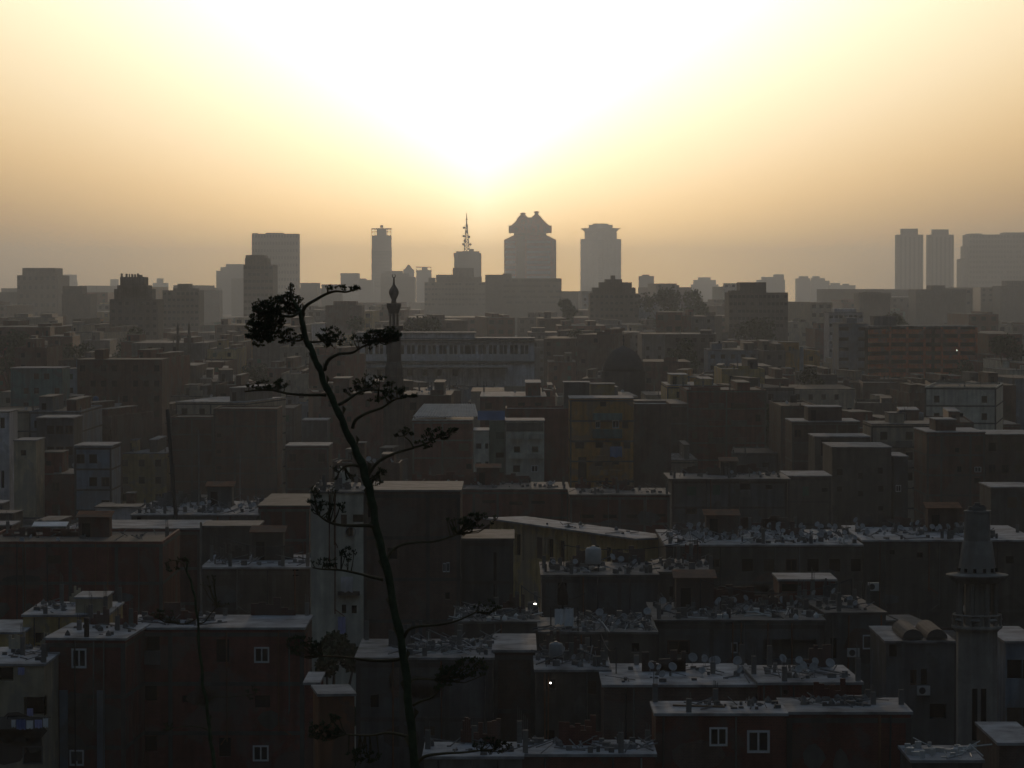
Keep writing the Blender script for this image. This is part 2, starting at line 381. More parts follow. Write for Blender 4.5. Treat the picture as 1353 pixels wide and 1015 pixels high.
# ---------------------------------------------------------------- world, sun, haze, camera
EXPO = -1.2
NISH, NISH0 = 8.0, .32
RISE0, RISE1, FAN, LOW = .1, .94, .58, 1.45
SUN_EL, SUN_AZ = math.radians(2.7), math.radians(-.5)
def build_world():
    w = bpy.data.worlds.new('World'); S.world = w; w.use_nodes = True
    nt = w.node_tree; L = nt.links.new; bg = nt.nodes['Background']
    def v(x):
        return x
    def M(op, a, b=None, c=None, clamp=False):
        n = nt.nodes.new('ShaderNodeMath'); n.operation = op; n.use_clamp = clamp
        for i, q in enumerate((a, b, c)):
            if q is None: continue
            if isinstance(q, (int, float)): n.inputs[i].default_value = q
            else: L(q, n.inputs[i])
        return n.outputs[0]
    tc = nt.nodes.new('ShaderNodeTexCoord'); sx = nt.nodes.new('ShaderNodeSeparateXYZ'); L(tc.outputs['Generated'], sx.inputs[0])
    x, y, z = sx.outputs
    e = M('MULTIPLY', M('ARCSINE', z), 57.2958)
    az = M('MULTIPLY', M('ARCTAN2', x, y), 57.2958)
    azr = M('ADD', az, .5)
    ec = M('MAXIMUM', e, 0)
    # brightness rises with elevation through the dusty layer, then falls towards the zenith
    rise = M('MAXIMUM', .03, M('MULTIPLY', RISE1, M('SUBTRACT', 1.0, M('EXPONENT', M('MULTIPLY', M('SUBTRACT', ec, RISE0), -.37)))))
    fall = M('EXPONENT', M('MULTIPLY', M('MAXIMUM', M('SUBTRACT', e, 9.0), 0), -.2))
    azd = M('SQRT', M('ADD', M('MULTIPLY', azr, azr), 1.2))
    azf = M('EXPONENT', M('MULTIPLY', azd, M('DIVIDE', -1.0, M('ADD', 6.6, M('MULTIPLY', ec, .85)))))
    lum = M('MULTIPLY', M('MULTIPLY', M('MULTIPLY', rise, fall), azf), 2.75)
    # glow fanning out above the sun
    up = M('SUBTRACT', e, 1.45)
    wid = M('ADD', .75, M('MULTIPLY', M('MAXIMUM', up, 0), .28))
    gz = M('DIVIDE', azr, wid)
    fan = M('EXPONENT', M('MULTIPLY', M('POWER', M('ABSOLUTE', gz), 1.25), -1.0))
    ver = M('MULTIPLY', M('SMOOTH_MIN', M('MAXIMUM', M('DIVIDE', M('ADD', e, .3), 3.1), 0), 1.0, .3), M('EXPONENT', M('MULTIPLY', M('MAXIMUM', M('SUBTRACT', e, 7.0), 0), -.12)))
    aur = M('MULTIPLY', M('MULTIPLY', fan, ver), FAN)
    low = M('MULTIPLY', M('MULTIPLY', M('EXPONENT', M('MULTIPLY', M('MULTIPLY', azr, azr), -.032)), M('EXPONENT', M('MULTIPLY', ec, -.62))), LOW)
    lum = M('ADD', lum, aur)
    cr = nt.nodes.new('ShaderNodeValToRGB'); el = cr.color_ramp.elements
    el[0].position = 0; el[0].color = (1.55, 1, .36, 1); el[1].position = 1; el[1].color = (1.05, 1, 1.0, 1)
    for p, c in ((.12, (1.5, 1, .42, 1)), (.28, (1.36, 1, .51, 1)), (.42, (1.16, 1, .66, 1)), (.54, (1.05, 1, .72, 1)), (.75, (1, 1, .88, 1))):
        q = el.new(p); q.color = c
    L(M('MULTIPLY', lum, .5, clamp=True), cr.inputs['Fac'])
    mul = nt.nodes.new('ShaderNodeVectorMath'); mul.operation = 'SCALE'; L(cr.outputs[0], mul.inputs[0]); L(lum, mul.inputs['Scale'])
    lw_ = nt.nodes.new('ShaderNodeVectorMath'); lw_.operation = 'SCALE'; lw_.inputs[0].default_value = (1.58, 1.0, .36); L(low, lw_.inputs['Scale'])
    sm = nt.nodes.new('ShaderNodeVectorMath'); sm.operation = 'ADD'; L(mul.outputs[0], sm.inputs[0]); L(lw_.outputs[0], sm.inputs[1])
    s1 = nt.nodes.new('ShaderNodeVectorMath'); s1.operation = 'SCALE'; L(sm.outputs[0], s1.inputs[0]); s1.inputs['Scale'].default_value = 2 ** (-EXPO) / .1
    sk = nt.nodes.new('ShaderNodeTexSky'); sk.sky_type = 'NISHITA'; sk.sun_disc = False; sk.sun_elevation = SUN_EL; sk.sun_rotation = SUN_AZ
    sk.dust_density = 3; sk.air_density = 1.2; sk.ozone_density = 2
    hs = nt.nodes.new('ShaderNodeHueSaturation'); hs.inputs['Saturation'].default_value = .8; L(sk.outputs[0], hs.inputs['Color'])
    fade = M('MULTIPLY', M('DIVIDE', M('SUBTRACT', e, 22.0), 50.0, clamp=True), NISH)      # the blue dome shows only well above the dust
    s2 = nt.nodes.new('ShaderNodeVectorMath'); s2.operation = 'SCALE'; L(hs.outputs[0], s2.inputs[0]); L(M('ADD', fade, NISH0), s2.inputs['Scale'])
    ad = nt.nodes.new('ShaderNodeVectorMath'); ad.operation = 'ADD'; L(s1.outputs[0], ad.inputs[0]); L(s2.outputs[0], ad.inputs[1])
    L(ad.outputs[0], bg.inputs[0]); bg.inputs[1].default_value = .1
build_world()
sd = Vector((math.sin(SUN_AZ) * math.cos(SUN_EL), math.cos(SUN_AZ) * math.cos(SUN_EL), math.sin(SUN_EL)))
sl = bpy.data.lights.new('sun', 'SUN'); sl.energy = 1.25; sl.angle = math.radians(.6); sl.color = (1, .73, .48)
so = bpy.data.objects.new('sun', sl); C.objects.link(so); so.location = sd * 3000; so.rotation_euler = sd.to_track_quat('Z', 'Y').to_euler()
cam = bpy.data.cameras.new('camera'); co = bpy.data.objects.new('camera', cam); C.objects.link(co); S.camera = co
cam.sensor_width = 36; cam.lens = 36 * F / 1353; cam.clip_end = 40000; cam.clip_start = .5
co.location = (0, 0, CZ); co.rotation_euler = (math.pi / 2 - PITCH, 0, 0)
S.view_settings.view_transform = 'Standard'; S.view_settings.look = 'None'; S.view_settings.exposure = EXPO; S.view_settings.gamma = 1
S.cycles.max_bounces = 5; S.cycles.diffuse_bounces = 3; S.cycles.volume_bounces = 1; S.cycles.use_denoising = True; S.cycles.sample_clamp_indirect = 3
vm = bpy.data.materials.new('haze'); vm.use_nodes = True; vn = vm.node_tree; vn.nodes.remove(vn.nodes['Principled BSDF'])
pv = vn.nodes.new('ShaderNodeVolumePrincipled'); pv.inputs['Density'].default_value = 0.000125; pv.inputs['Anisotropy'].default_value = .6
pv.inputs['Color'].default_value = (.61, .70, .83, 1); vn.links.new(pv.outputs[0], vn.nodes['Material Output'].inputs['Volume']); MATS['haze'] = vm
hz = obj('haze', MB().box(-4600, 4600, -500, 14100, -3, 215), 'haze'); hz['kind'] = 'stuff'
# ---------------------------------------------------------------- ground
struct('ground', MB().quad((-4500, -400, 0), (4500, -400, 0), (4500, 14000, 0), (-4500, 14000, 0)), 'ground')
def ground_strip(name, x0, x1, y0, y1, z=.004, m='asphalt'): struct(name, MB().quad((x0, y0, z), (x1, y0, z), (x1, y1, z), (x0, y1, z)), m)
ground_strip('road', -120, 120, 134, 141); ground_strip('pavement', -120, 120, 131, 134, .12, 'roofdark')
hm = MB(); nx, ny = 40, 26
for j in range(ny + 1):
    for i in range(nx + 1):
        x = -90 + 180 * i / nx; y = -60 + 172 * j / ny
        t = min(1, max(0, (y - 30) / 80)); z = 37.2 - .02 * max(0, y) - 36.9 * (t * t * (3 - 2 * t)) + .35 * math.sin(x * .31 + y * .2) * (1 - t) * (y > 6)
        if y > 100: z = max(z, -.5)
        hm.v.append((x, y, z if y < 111 else -1))
for j in range(ny):
    for i in range(nx):
        a = j * (nx + 1) + i; hm.f.append((a, a + 1, a + nx + 2, a + nx + 1))
hill = struct('hillside', hm, 'hill')
def hillz(x, y):
    t = min(1, max(0, (y - 30) / 80)); return 37.2 - .02 * max(0, y) - 36.9 * (t * t * (3 - 2 * t)) - .35 * (1 - t)
# ---------------------------------------------------------------- the skyline (far, in the haze)
def blk(name, label, specs, D, dep, wall, yb, land=None, cat='building', grid=None, par=0, roof='farroof'):
    """a stepped block: specs = [(x0,x1,ytop)...], first is the main body, others are stacked or abutting parts"""
    x0, x1, yt = specs[0][:3]
    if D > 1500: dep *= far(D) / D; grid = grid and (grid[0], grid[1] * far(D) / D, grid[2] * far(D) / D, grid[3] * far(D) / D) + tuple(grid[4:6]) + ((grid[6] * far(D) / D,) if len(grid) > 6 else ()); D = far(D)
    b = building(name, label, x0, x1, yt, D, dep, wall, yb=yb, land=land, cat=cat, grid=grid, roof=roof, simple=True, par=par)
    for s in specs[1:]:
        a, c, y = s[:3]; xa, xc = X(a, D) - b['x0'] - b['W'] / 2, X(c, D) - b['x0'] - b['W'] / 2
        inside = a >= x0 - .6 and c <= x1 + .6
        zb = b['top'] if inside else 0
        obj('upper_storey' if inside else 'wing', MB().box(xa, xc, dep * .12, dep * .8, zb, Z(y, D)), wall, b['root'])
    return b
blk('office_tower', 'squat broad office block at the far left of the skyline, with a set-back top storey', [(23, 77, 364), (28, 71, 354)], 2300, 60, 'greybrown', 420, 'squat far left block', grid=(14, 6, 2, 2.4, ['void'], .1, 45))
blk('tower_block', 'faint pale block just right of the squat office block, with a thin roof mast', [(79, 97, 363), (96, 99, 372)], 4600, 40, 'grey', 400)
blk('tower_block', 'low dark block with a stepped right side on the left skyline', [(82, 120, 389), (82, 108, 378)], 1900, 30, 'greybrown', 430)
b = blk('tower_block', 'dark stepped tower with scrap on its roof, standing alone on the left skyline', [(145, 209, 396), (150, 200, 382), (154, 195, 377), (158, 190, 366)], 1450, 24, 'greybrown', 440, 'dark stepped left tower', grid=(7, 3.2, 1.5, 1.3, ['void', 'brown'], .1, 20))
for i in range(10):
    x = X(R(159, 189), 1455)
rm = MB()
for i in range(16): x = X(R(160, 189), 1456); rm.box(x - .3, x + R(.1, .6), 1455, 1456, Z(366, 1450), Z(366, 1450) + R(.5, 1.6))
o = obj('rubble', rm, 'roofdark'); o['kind'] = 'stuff'; o['label'] = 'dark scrap and tanks on the roof of the stepped tower'
blk('tower_block', 'thin faint tower with a pointed cap behind the dark stepped tower', [(202, 220, 374), (207, 214, 368)], 4600, 30, 'grey', 400)
blk('tower_block', 'faint narrow sliver tower left of the dark stepped tower', [(146, 154, 369)], 4800, 30, 'grey', 400)
b = blk('tower_block', 'wide low dark block with a central roof hut and antennas, left skyline', [(215, 263, 384), (228, 258, 381), (234, 249, 375)], 1750, 30, 'greybrown', 440, 'roof-hut skyline block', grid=(8, 3.2, 1.5, 1.3, ['void'], .1, 20))
blk('tower_block', 'low flat faint block between the roof-hut block and the paired towers', [(268, 290, 384)], 2600, 30, 'grey', 430)
blk('tower_block', 'broad pale faint block with a sloping left shoulder beside the tall slab', [(286, 322, 358), (291, 322, 353), (298, 320, 349)], 4200, 60, 'grey', 420)
blk('tower_block', 'small block in front of the broad pale one, left skyline', [(306, 324, 368)], 3600, 40, 'grey', 420)
b = blk('office_tower', 'tallest plain rectangular slab tower left of the sun, with small roof plant', [(333, 394, 309), (333.5, 340, 308), (351, 374, 307.5)], 3300, 30, 'greybrown', 400, 'tall plain slab tower', grid=(16, 7, 1.6, 3, ['void'], .0, 70))
for px, h in ((355, 8), (366, 5), (388, 6), (343, 5)): pass
blk('tower_block', 'dark rounded-shoulder tower standing in front of the tall plain slab', [(322, 361, 350), (323, 353, 341), (324, 349, 337)], 2000, 40, 'greybrown', 420, 'dark rounded-shoulder tower', grid=(7, 4, 2, 1.6, ['void'], .1, 40))
blk('tower_block', 'low block with a flat top right of the tall plain slab', [(397, 420, 374)], 3000, 40, 'greybrown', 410)
blk('tower_block', 'small cream block behind the branch, left of the crowned tower', [(450, 474, 361)], 4400, 40, 'grey', 400)
blk('tower_block', 'low block touching the crowned tower on its left', [(474, 493, 370), (474, 483, 368)], 4200, 40, 'grey', 400)
blk('tower_block', 'low flat dark block under the arched branch', [(425, 450, 376)], 2800, 40, 'greybrown', 410)
# crowned tower
D = far(4300); x0, x1 = X(491, D), X(517, D); W = x1 - x0
t = thing('skyscraper', 'slim tall tower topped by an open frame crown, left of the sun', 'skyscraper', ((x0 + x1) / 2, D, 0)); w = W / 2
obj('shaft', MB().box(-w, w, 0, W, 0, Z(328, D)).box(-w + .4, w - .4, .5, W - .5, Z(328, D), Z(311, D)), 'greybrown', t)
cr = MB()
for i in range(7): cr.box(-w + i * (2 * w - 1) / 6, -w + 1 + i * (2 * w - 1) / 6, 0, 1, Z(311, D), Z(303, D))
cr.box(-w - .3, w + .3, -.3, W, Z(303, D), Z(301.6, D)); cr.box(-w - .3, w + .3, -.3, 1, Z(307, D), Z(306, D))
obj('crown_frame', cr, 'greybrown', t)
obj('roof_plant', MB().box(-w * .5, w * .5, W * .3, W * .7, Z(311, D), Z(301.5, D)).lathe([(.1, Z(301, D)), (3, Z(301, D)), (3, Z(297.5, D)), (.1, Z(297, D))], 0, W * .5), 'greybrown', t)
wm = MB()
for k in range(26):
    z = 50 + k * (Z(330, D) - 52) / 26; wm.box(-w + 1, w - 1, -.15, 0, z, z + 1.4)
obj('window_bands', wm, 'pane', t); HANDS.append((491, 517, 298, 400, D, x0, x1, D, D + W)); LAND.append((504, 320, D, 'open-crowned slim tower'))
b = blk('tower_block', 'wide hazy block sloping down on its right behind the far minaret', [(503, 548, 366), (503, 540, 361), (508, 531, 358)], 3500, 50, 'greybrown', 410)
# gabled one
D = far(4300); t = thing('gabled_tower', 'small hazy tower with a pointed gable beside the far minaret', 'building', (X(540, D), D, 0))
w = X(547, D) - X(540, D); obj('wall', MB().box(-w, w, 0, 20, 0, Z(356, D)), 'grey', t)
obj('gable', MB().poly([(-w * .8, Z(356, D)), (w * .8, Z(356, D)), (0, Z(349, D))], 2, 16), 'grey', t); HANDS.append((533, 547, 350, 400, D, X(533, D), X(547, D), D, D + 20))
# twin-window block with an open top
D = far(4500); t = thing('open_topped_tower', 'hazy block with an open frame on top, right of the gabled tower', 'building', (X(560, D), D, 0))
w = X(570, D) - X(560, D); m = MB(); facade(m, 2 * w, Z(357, D), [(w * .55, w * .9, Z(366, D), Z(361, D))], 0, 2)
m.box(0, 2 * w, 2.01, 20, 0, Z(357, D) - .1); m.v = [(a - w, b_, c) for a, b_, c in m.v]; obj('wall', m, 'grey', t)
m = MB()
for i in range(5): m.box(-w + i * (2 * w - 1) / 4, -w + 1 + i * (2 * w - 1) / 4, 0, 1, Z(357, D), Z(353.5, D))
m.box(-w, w, 0, 14, Z(353.5, D), Z(352.5, D)).box(-w * .3, w * .5, 4, 10, Z(357, D), Z(353.5, D)); obj('roof_frame', m, 'grey', t)
HANDS.append((550, 571, 353, 400, D, X(550, D), X(571, D), D, D + 20))
# mast tower
D = far(3900); t = thing('mast_tower', 'rounded hazy tower carrying a tall lattice aerial mast hung with drums', 'tower', (X(618, D), D, 0))
w = X(636, D) - X(618, D); obj('shaft', MB().loft([[(w * a, 15 + 15 * b_, z) for a, b_ in ((-1, -.6), (-.7, -1), (.7, -1), (1, -.6), (1, .6), (.7, 1), (-.7, 1), (-1, .6))] for z in (0, Z(334.5, D))]), 'greybrown', t)
obj('roof_plant', MB().loft([[(w * a * .85, 15 + 12 * b_, z) for a, b_ in ((-1, -1), (1, -1), (1, 1), (-1, 1))] for z in (Z(334.5, D), Z(332, D))]).box(w * .1, w * .45, 8, 14, Z(332, D), Z(329, D)).box(-w * 1.04, -w * .8, 6, 12, Z(340, D), Z(334, D)), 'greybrown', t)
mm = MB(); bx = X(616.5, D) - X(618, D); zb, zt = Z(333, D), Z(296, D); zz = [zb + (zt - zb) * i / 9 for i in range(10)]
def lw(z): return 4.4 * (1 - (z - zb) / (zt - zb) * .75)
for sx, sy in ((-1, -1), (1, -1), (1, 1), (-1, 1)): mm.tube([(bx + sx * lw(zb), 12 + sy * lw(zb), zb), (bx + sx * lw(zt), 12 + sy * lw(zt), zt)], .65, 4)
for i in range(9):
    a, b_ = lw(zz[i]), lw(zz[i + 1])
    for s in (-1, 1):
        mm.tube([(bx - a, 12 + s * a, zz[i]), (bx + b_, 12 + s * b_, zz[i + 1])], .42, 4); mm.tube([(bx + a, 12 + s * a, zz[i]), (bx - b_, 12 + s * b_, zz[i + 1])], .42, 4)
    mm.tube([(bx - b_, 12 - b_, zz[i + 1]), (bx + b_, 12 - b_, zz[i + 1])], .45, 4)
mm.tube([(bx, 12, zt - 1), (bx, 12, Z(281.5, D))], [1.1, .6], 5); mm.tube([(bx - 3, 12, Z(290, D)), (bx + 3, 12, Z(290, D))], .55, 4)
obj('lattice_mast', mm, 'metaldark', t)
for px, py in ((613, 301), (617, 299), (612.5, 312), (620, 313), (614, 318), (612, 323), (621.5, 323), (616.5, 306)):
    x, z = X(px, D) - X(618, D), Z(py, D); obj('drum_aerial', MB().loft([[(x + 2.2 * math.cos(q * math.pi / 5), yy, z + 2.2 * math.sin(q * math.pi / 5)) for q in range(10)] for yy in (6.5, 8.5)]), 'metaldark', t)
HANDS.append((600, 636, 333, 400, D, X(600, D), X(636, D), D, D + 30)); LAND.append((618, 350, D, 'lattice-mast tower'))
blk('tower_block', 'broad dark stepped block at the foot of the mast tower', [(561, 641, 373), (576, 636, 366), (576, 601, 363), (598, 625, 354), (566, 574, 367)], 2700, 60, 'greybrown', 420, 'block below the lattice-mast tower', grid=(18, 4, 2, 1.6, ['void'], .2, 20))
# pagoda-roofed tower
D = far(4300); xc = X(700.5, D); k = D / F; t = thing('skyscraper', 'banded tower with a flared pagoda-like crown and two roof knobs, right of the sun', 'skyscraper', (xc, D, 0))
def P(px): return (px - 700.5) * k
def octa(w, ch, z, dy=34): return [(-w + ch, dy - w * .8, z), (w - ch, dy - w * .8, z), (w, dy - w * .8 + ch, z), (w, dy + w * .8 - ch, z), (w - ch, dy + w * .8, z), (-w + ch, dy + w * .8, z), (-w, dy + w * .8 - ch, z), (-w, dy - w * .8 + ch, z)]
W0 = P(735)
obj('shaft', MB().loft([octa(W0, 3, 0), octa(W0, 3, Z(317, D)), octa(P(722), 3, Z(310.5, D)), octa(P(722), 3, Z(308, D))]), 'redpaint', t)
sb = MB(); yb0 = 34 - W0 * .8
for i in range(15):
    z = Z(316.5, D) - 7.0 - i * 9.6
    if z < 50: break
    sb.box(P(696), P(727), yb0 - .8, yb0, z, z + 5.0); sb.box(P(668), P(681), yb0 - .8, yb0, z, z + 5.0)
obj('spandrel_bands', sb, 'white', t)
obj('lift_core', MB().box(P(682), P(693), yb0 - 2.2, yb0, 0, Z(312, D)), 'rust', t)
obj('crown', MB().loft([octa(P(729), 2, Z(307.5, D)), octa(P(729), 2, Z(298, D))]), 'flare_red', t)
obj('crown_posts', MB().loft([octa(P(716), 2, Z(308.5, D)), octa(P(716), 2, Z(307.4, D))]), 'flare_red', t)
obj('roof', MB().loft([octa(P(726), 2, Z(298, D)), octa(P(722), 2, Z(294.5, D)), octa(P(717), 2, Z(289.5, D)), octa(P(713), 2, Z(287, D))]), 'flare_red', t)
for px, py in ((691, 280.5), (709, 278.5)):
    x = P(px); o = obj('roof_turret', MB().lathe([(13, Z(291, D)), (10.5, Z(288, D)), (8, Z(285.5, D)), (4.4, Z(283.5, D)), (3.2, Z(py + 3, D)), (3.2, Z(py + 2.6, D))], x, 34, 12), 'flare_red', t)
    obj('turret_knob', MB().lathe([(3, Z(py + 3, D)), (5.4, Z(py + 2, D)), (5.8, Z(py + 1, D)), (2.5, Z(py, D))], x, 34, 12), 'flare_red', o)
HANDS.append((666, 735, 280, 372, D, xc - W0, xc + W0, D, D + 60)); LAND.append((700, 330, D, 'pagoda-crowned tower'))
blk('office_tower', 'long dark flat block at the foot of the pagoda-crowned tower', [(665, 742, 368), (641, 666, 363), (664, 676, 361.5)], 2500, 50, 'greybrown', 420, 'block below the pagoda-crowned tower', grid=(20, 4, 2, 1.6, ['void'], .2, 20))
# cornice tower
D = far(4900); xc = X(794, D); k = D / F; t = thing('skyscraper', 'pale tower with a flared cornice and a round top, right of the pagoda-crowned one', 'skyscraper', (xc, D, 0))
def Q(px): return (px - 794) * k
def sq(w, z, c=4): return [(-w, 30 - w + c, z), (-w + c, 30 - w, z), (w - c, 30 - w, z), (w, 30 - w + c, z), (w, 30 + w - c, z), (w - c, 30 + w, z), (-w + c, 30 + w, z), (-w, 30 + w - c, z)]
W0 = Q(820.5); obj('shaft', MB().loft([sq(W0, 0), sq(W0, Z(316, D))]), 'beige', t)
obj('cornice', MB().loft([sq(Q(815), Z(316, D)), sq(Q(815), Z(306, D)), sq(Q(817), Z(303.5, D)), sq(Q(820), Z(302.2, D)), sq(Q(820), Z(301.6, D))]), 'beige', t)
obj('round_top', MB().lathe([(Q(810), Z(301.6, D)), (Q(810), Z(297, D)), (Q(805), Z(296.8, D)), (Q(804), Z(295.2, D)), (.5, Z(295, D))], 0, 30, 24), 'beige', t)
fm = MB()
for a, b_ in ((769, 774), (776, 783), (785, 789), (797, 801), (803, 811), (813, 818)): fm.box(Q(a), Q(b_), 30 - W0 - .9, 30 - W0, 30, Z(320, D))
obj('pilasters', fm, 'stone', t)
wm = MB()
for i in range(30):
    z = Z(317, D) - 3 - i * 3.6
    if z > 35: wm.box(Q(790), Q(796.5), 30 - W0 - .4, 30 - W0, z, z + 1.5)
obj('window_bands', wm, 'pane', t)
HANDS.append((767, 821, 296, 385, D, xc - W0, xc + W0, D, D + 60)); LAND.append((794, 330, D, 'pale cornice tower'))
blk('apartment_block', 'dark stepped block with a chimney-like top in front of the cornice tower', [(779, 844, 388), (783, 840, 380), (792, 835, 373), (800, 822, 369), (808, 813, 364)], 1700, 26, 'greybrown', 430, 'stepped block below the cornice tower', grid=(10, 3.2, 1.4, 1.3, ['void'], .1, 14))
blk('tower_block', 'small faint block right of the cornice tower', [(845, 864, 365), (849, 858, 363)], 3600, 30, 'greybrown', 400)
blk('tower_block', 'broad faint domed-looking block right of centre on the skyline', [(915, 949, 376), (918, 946, 370), (924, 939, 366.5)], 4600, 50, 'grey', 400)
blk('apartment_block', 'wide dark flat block with a raised middle, right of centre on the skyline', [(963, 1041, 387), (978, 1013, 373), (966, 978, 384)], 1500, 30, 'greybrown', 450, 'raised-middle skyline block', grid=(14, 3.2, 1.4, 1.3, ['void', 'brown'], .15, 16))
blk('tower_block', 'faint stepped block behind the raised-middle block', [(1002, 1037, 370), (1008, 1036, 366), (1024, 1036, 362.5)], 4300, 40, 'grey', 400)
blk('tower_block', 'faint narrow block, left one of three small shapes right of centre', [(1053, 1070, 368), (1057, 1068, 365)], 4500, 30, 'grey', 400)
blk('tower_block', 'faint block with a sloping right side among small far shapes', [(1072, 1096, 371), (1073, 1090, 367.5), (1075, 1083, 365)], 4500, 30, 'grey', 400)
blk('tower_block', 'low faint jagged block left of the twin towers', [(1096, 1130, 377), (1100, 1110, 374), (1116, 1122, 375)], 4300, 40, 'grey', 400)
blk('apartment_block', 'low dark block with roof scrap left of the twin towers', [(1135, 1176, 388), (1140, 1165, 386)], 1900, 30, 'greybrown', 430)
for x0, x1, yc, lab in ((1186, 1220.5, 302, 'left one of the pair of tall twin towers on the right'), (1227.5, 1261, 303, 'right one of the pair of tall twin towers on the right')):
    D = far(4000); xc = X((x0 + x1) / 2, D); w = X(x1, D) - xc; t = thing('twin_tower', lab, 'skyscraper', (xc, D, 0), 0, 'twin towers on the right skyline')
    obj('shaft', MB().loft([sq(w, 0, 5), sq(w, Z(310, D), 5)]), 'greybrown', t)
    obj('roof_cap', MB().loft([sq(w * .62, Z(310, D), 2), sq(w * .62, Z(yc, D), 2)]), 'greybrown', t)
    wm = MB()
    for i in range(5):
        a = -w * .8 + i * w * .34; wm.box(a, a + w * .14, 30 - w - .4, 30 - w, 30, Z(313, D))
    obj('window_strips', wm, 'pane', t); HANDS.append((x0, x1, 303, 382, D, xc - w, xc + w, D, D + 60))
LAND.append((1223, 340, far(4000), 'tall twin towers'))
b = blk('tower_complex', 'massive stepped hotel-like block running off the right edge of the skyline', [(1280, 1370, 310), (1270.5, 1281, 342), (1275.5, 1281, 325), (1282, 1298, 308.5), (1328, 1368, 307)], 4000, 60, 'greybrown', 380, 'massive right edge block', grid=(22, 6, 2.5, 3, ['void'], .1, 70))
blk('apartment_block', 'hazy low block with a raised hut below the twin towers', [(1210, 1276, 383), (1232, 1250, 377)], 2100, 40, 'grey', 430)
blk('apartment_block', 'low hazy block at the right edge below the massive complex', [(1322, 1370, 378), (1332, 1362, 371)], 2300, 40, 'grey', 430)
blk('apartment_block', 'dark hazy mid-rise below the slim crowned tower', [(430, 478, 404), (440, 470, 398)], 1500, 30, 'brick_brown', 450)
# ---------------------------------------------------------------- middle distance landmarks
blk('apartment_building', 'white apartment block with rows of dark windows and a stepped top, right of centre', [(1095, 1140, 413), (1103, 1132, 408)], 1250, 20, 'offwhite', 450, 'white window-rowed block', grid=(7, 3.1, 1.3, 1.1, ['void'], .0, 22))
# red-banded building
D = 1000; t = thing('office_building', 'long low building banded in brick red and dark window strips, right', 'building', (X(1200, D), D, 0))
xl, xm, xr = X(1147, D) - X(1200, D), X(1180, D) - X(1200, D), X(1295, D) - X(1200, D)
ztop = Z(433, D)
obj('wall', MB().loft([[(xl, 0, z), (xm, 9, z), (xr, 9, z), (xr, 30, z), (xl, 30, z)] for z in (0, ztop)]), 'interior', t)
bm_ = MB()
for i in range(7):
    z = ztop - .6 - i * 2.55; h = 1.35
    for (xa, ya, xb, yb_) in ((xl, 0, xm, 9), (xm, 9, (xm + xr) / 2 - .5, 9), ((xm + xr) / 2 + .5, 9, xr, 9)):
        bm_.loft([[(xa, ya - .4, q), (xb, yb_ - .4, q), (xb, yb_ - .05, q), (xa, ya - .05, q)] for q in (z - h, z)])
for i in range(6):
    x = xm + (xr - xm) * i / 5; bm_.box(x - .35, x + .35, 8.2, 8.58, 0, ztop)
obj('red_bands', bm_, 'redpaint', t)
obj('roof', MB().loft([[(xl - .3, -.6, z), (xm, 8.4, z), (xr + .3, 8.4, z), (xr + .3, 30.3, z), (xl - .3, 30.3, z)] for z in (ztop, ztop + .5)]), 'roofdust', t)
obj('roof_hut', MB().box(X(1160, D) - X(1200, D), X(1190, D) - X(1200, D), 12, 22, ztop + .5, Z(418, D)), 'concrete', t)
HANDS.append((1147, 1295, 420, 490, D, X(1147, D), X(1295, D), D, D + 31)); LAND.append((1220, 455, D, 'red-banded building'))
blk('office_building', 'dark blue-grey slab building touching the red-banded building on its left', [(1108, 1147, 428), (1120, 1133, 420)], 1010, 20, 'bluegrey', 490, 'blue-grey slab', grid=(3, 3, 3.0, 1.0, ['void'], .0, 22))
# long pale classical building
D = 900; x0, x1 = X(470, D), X(706, D); W = x1 - x0
t = thing('palace_building', 'long pale three-storey building with tall paired windows and dark cornices, centre', 'building', (x0, D, 0))
xs = X(627, D) - x0; H1, H2 = Z(441, D), Z(448, D); rects = []
for px in list(range(482, 620, 14)) + list(range(618, 700, 14)):
    xa = X(px, D) - x0; rects.append((xa, xa + .9, Z(468, D), Z(456, D))); rects.append((xa + 1.15, xa + 2.0, Z(468, D), Z(456, D)))
for px in range(478, 600, 20):
    xa = X(px, D) - x0; rects.append((xa, xa + 1.4, Z(497, D), Z(488, D)))
m = MB(); facade(m, W, H2, rects, 0, .5); m.quad((0, 0, 0), (0, 0, H2), (0, 18, H2), (0, 18, 0)); m.quad((W, 0, 0), (W, 18, 0), (W, 18, H2), (W, 0, H2)); m.quad((0, 18, 0), (0, 18, H2), (W, 18, H2), (W, 18, 0))
obj('wall', m, 'white', t)
obj('attic', MB().box(.2, xs, .3, 17, H2 + .3, H1), 'white', t)
obj('roof', MB().box(-.2, W + .2, -.3, 18.2, H2, H2 + .3), 'roofdust', t); obj('attic_roof', MB().box(0, xs + .3, .0, 17.3, H1, H1 + .35), 'roofdust', t)
obj('cornice', MB().box(-.3, W + .3, -.7, -.003, H2 - .7, H2 - .25).box(-.2, W + .2, -.6, -.003, Z(480, D), Z(477, D)).box(0, W * .85, -1.6, -.003, Z(487, D), Z(485.5, D)), 'greybrown', t)
obj('canopy', MB().box(W * .1, W * .85, -4, -1.7, Z(485, D), Z(483, D)), 'sheet', t)
for r in rects: window(t, r[0], r[1], r[2], r[3], 'void', y=.2)
HANDS.append((470, 706, 438, 500, D, x0, x1, D - 4, D + 18)); LAND.append((590, 465, D, 'long pale classical building'))
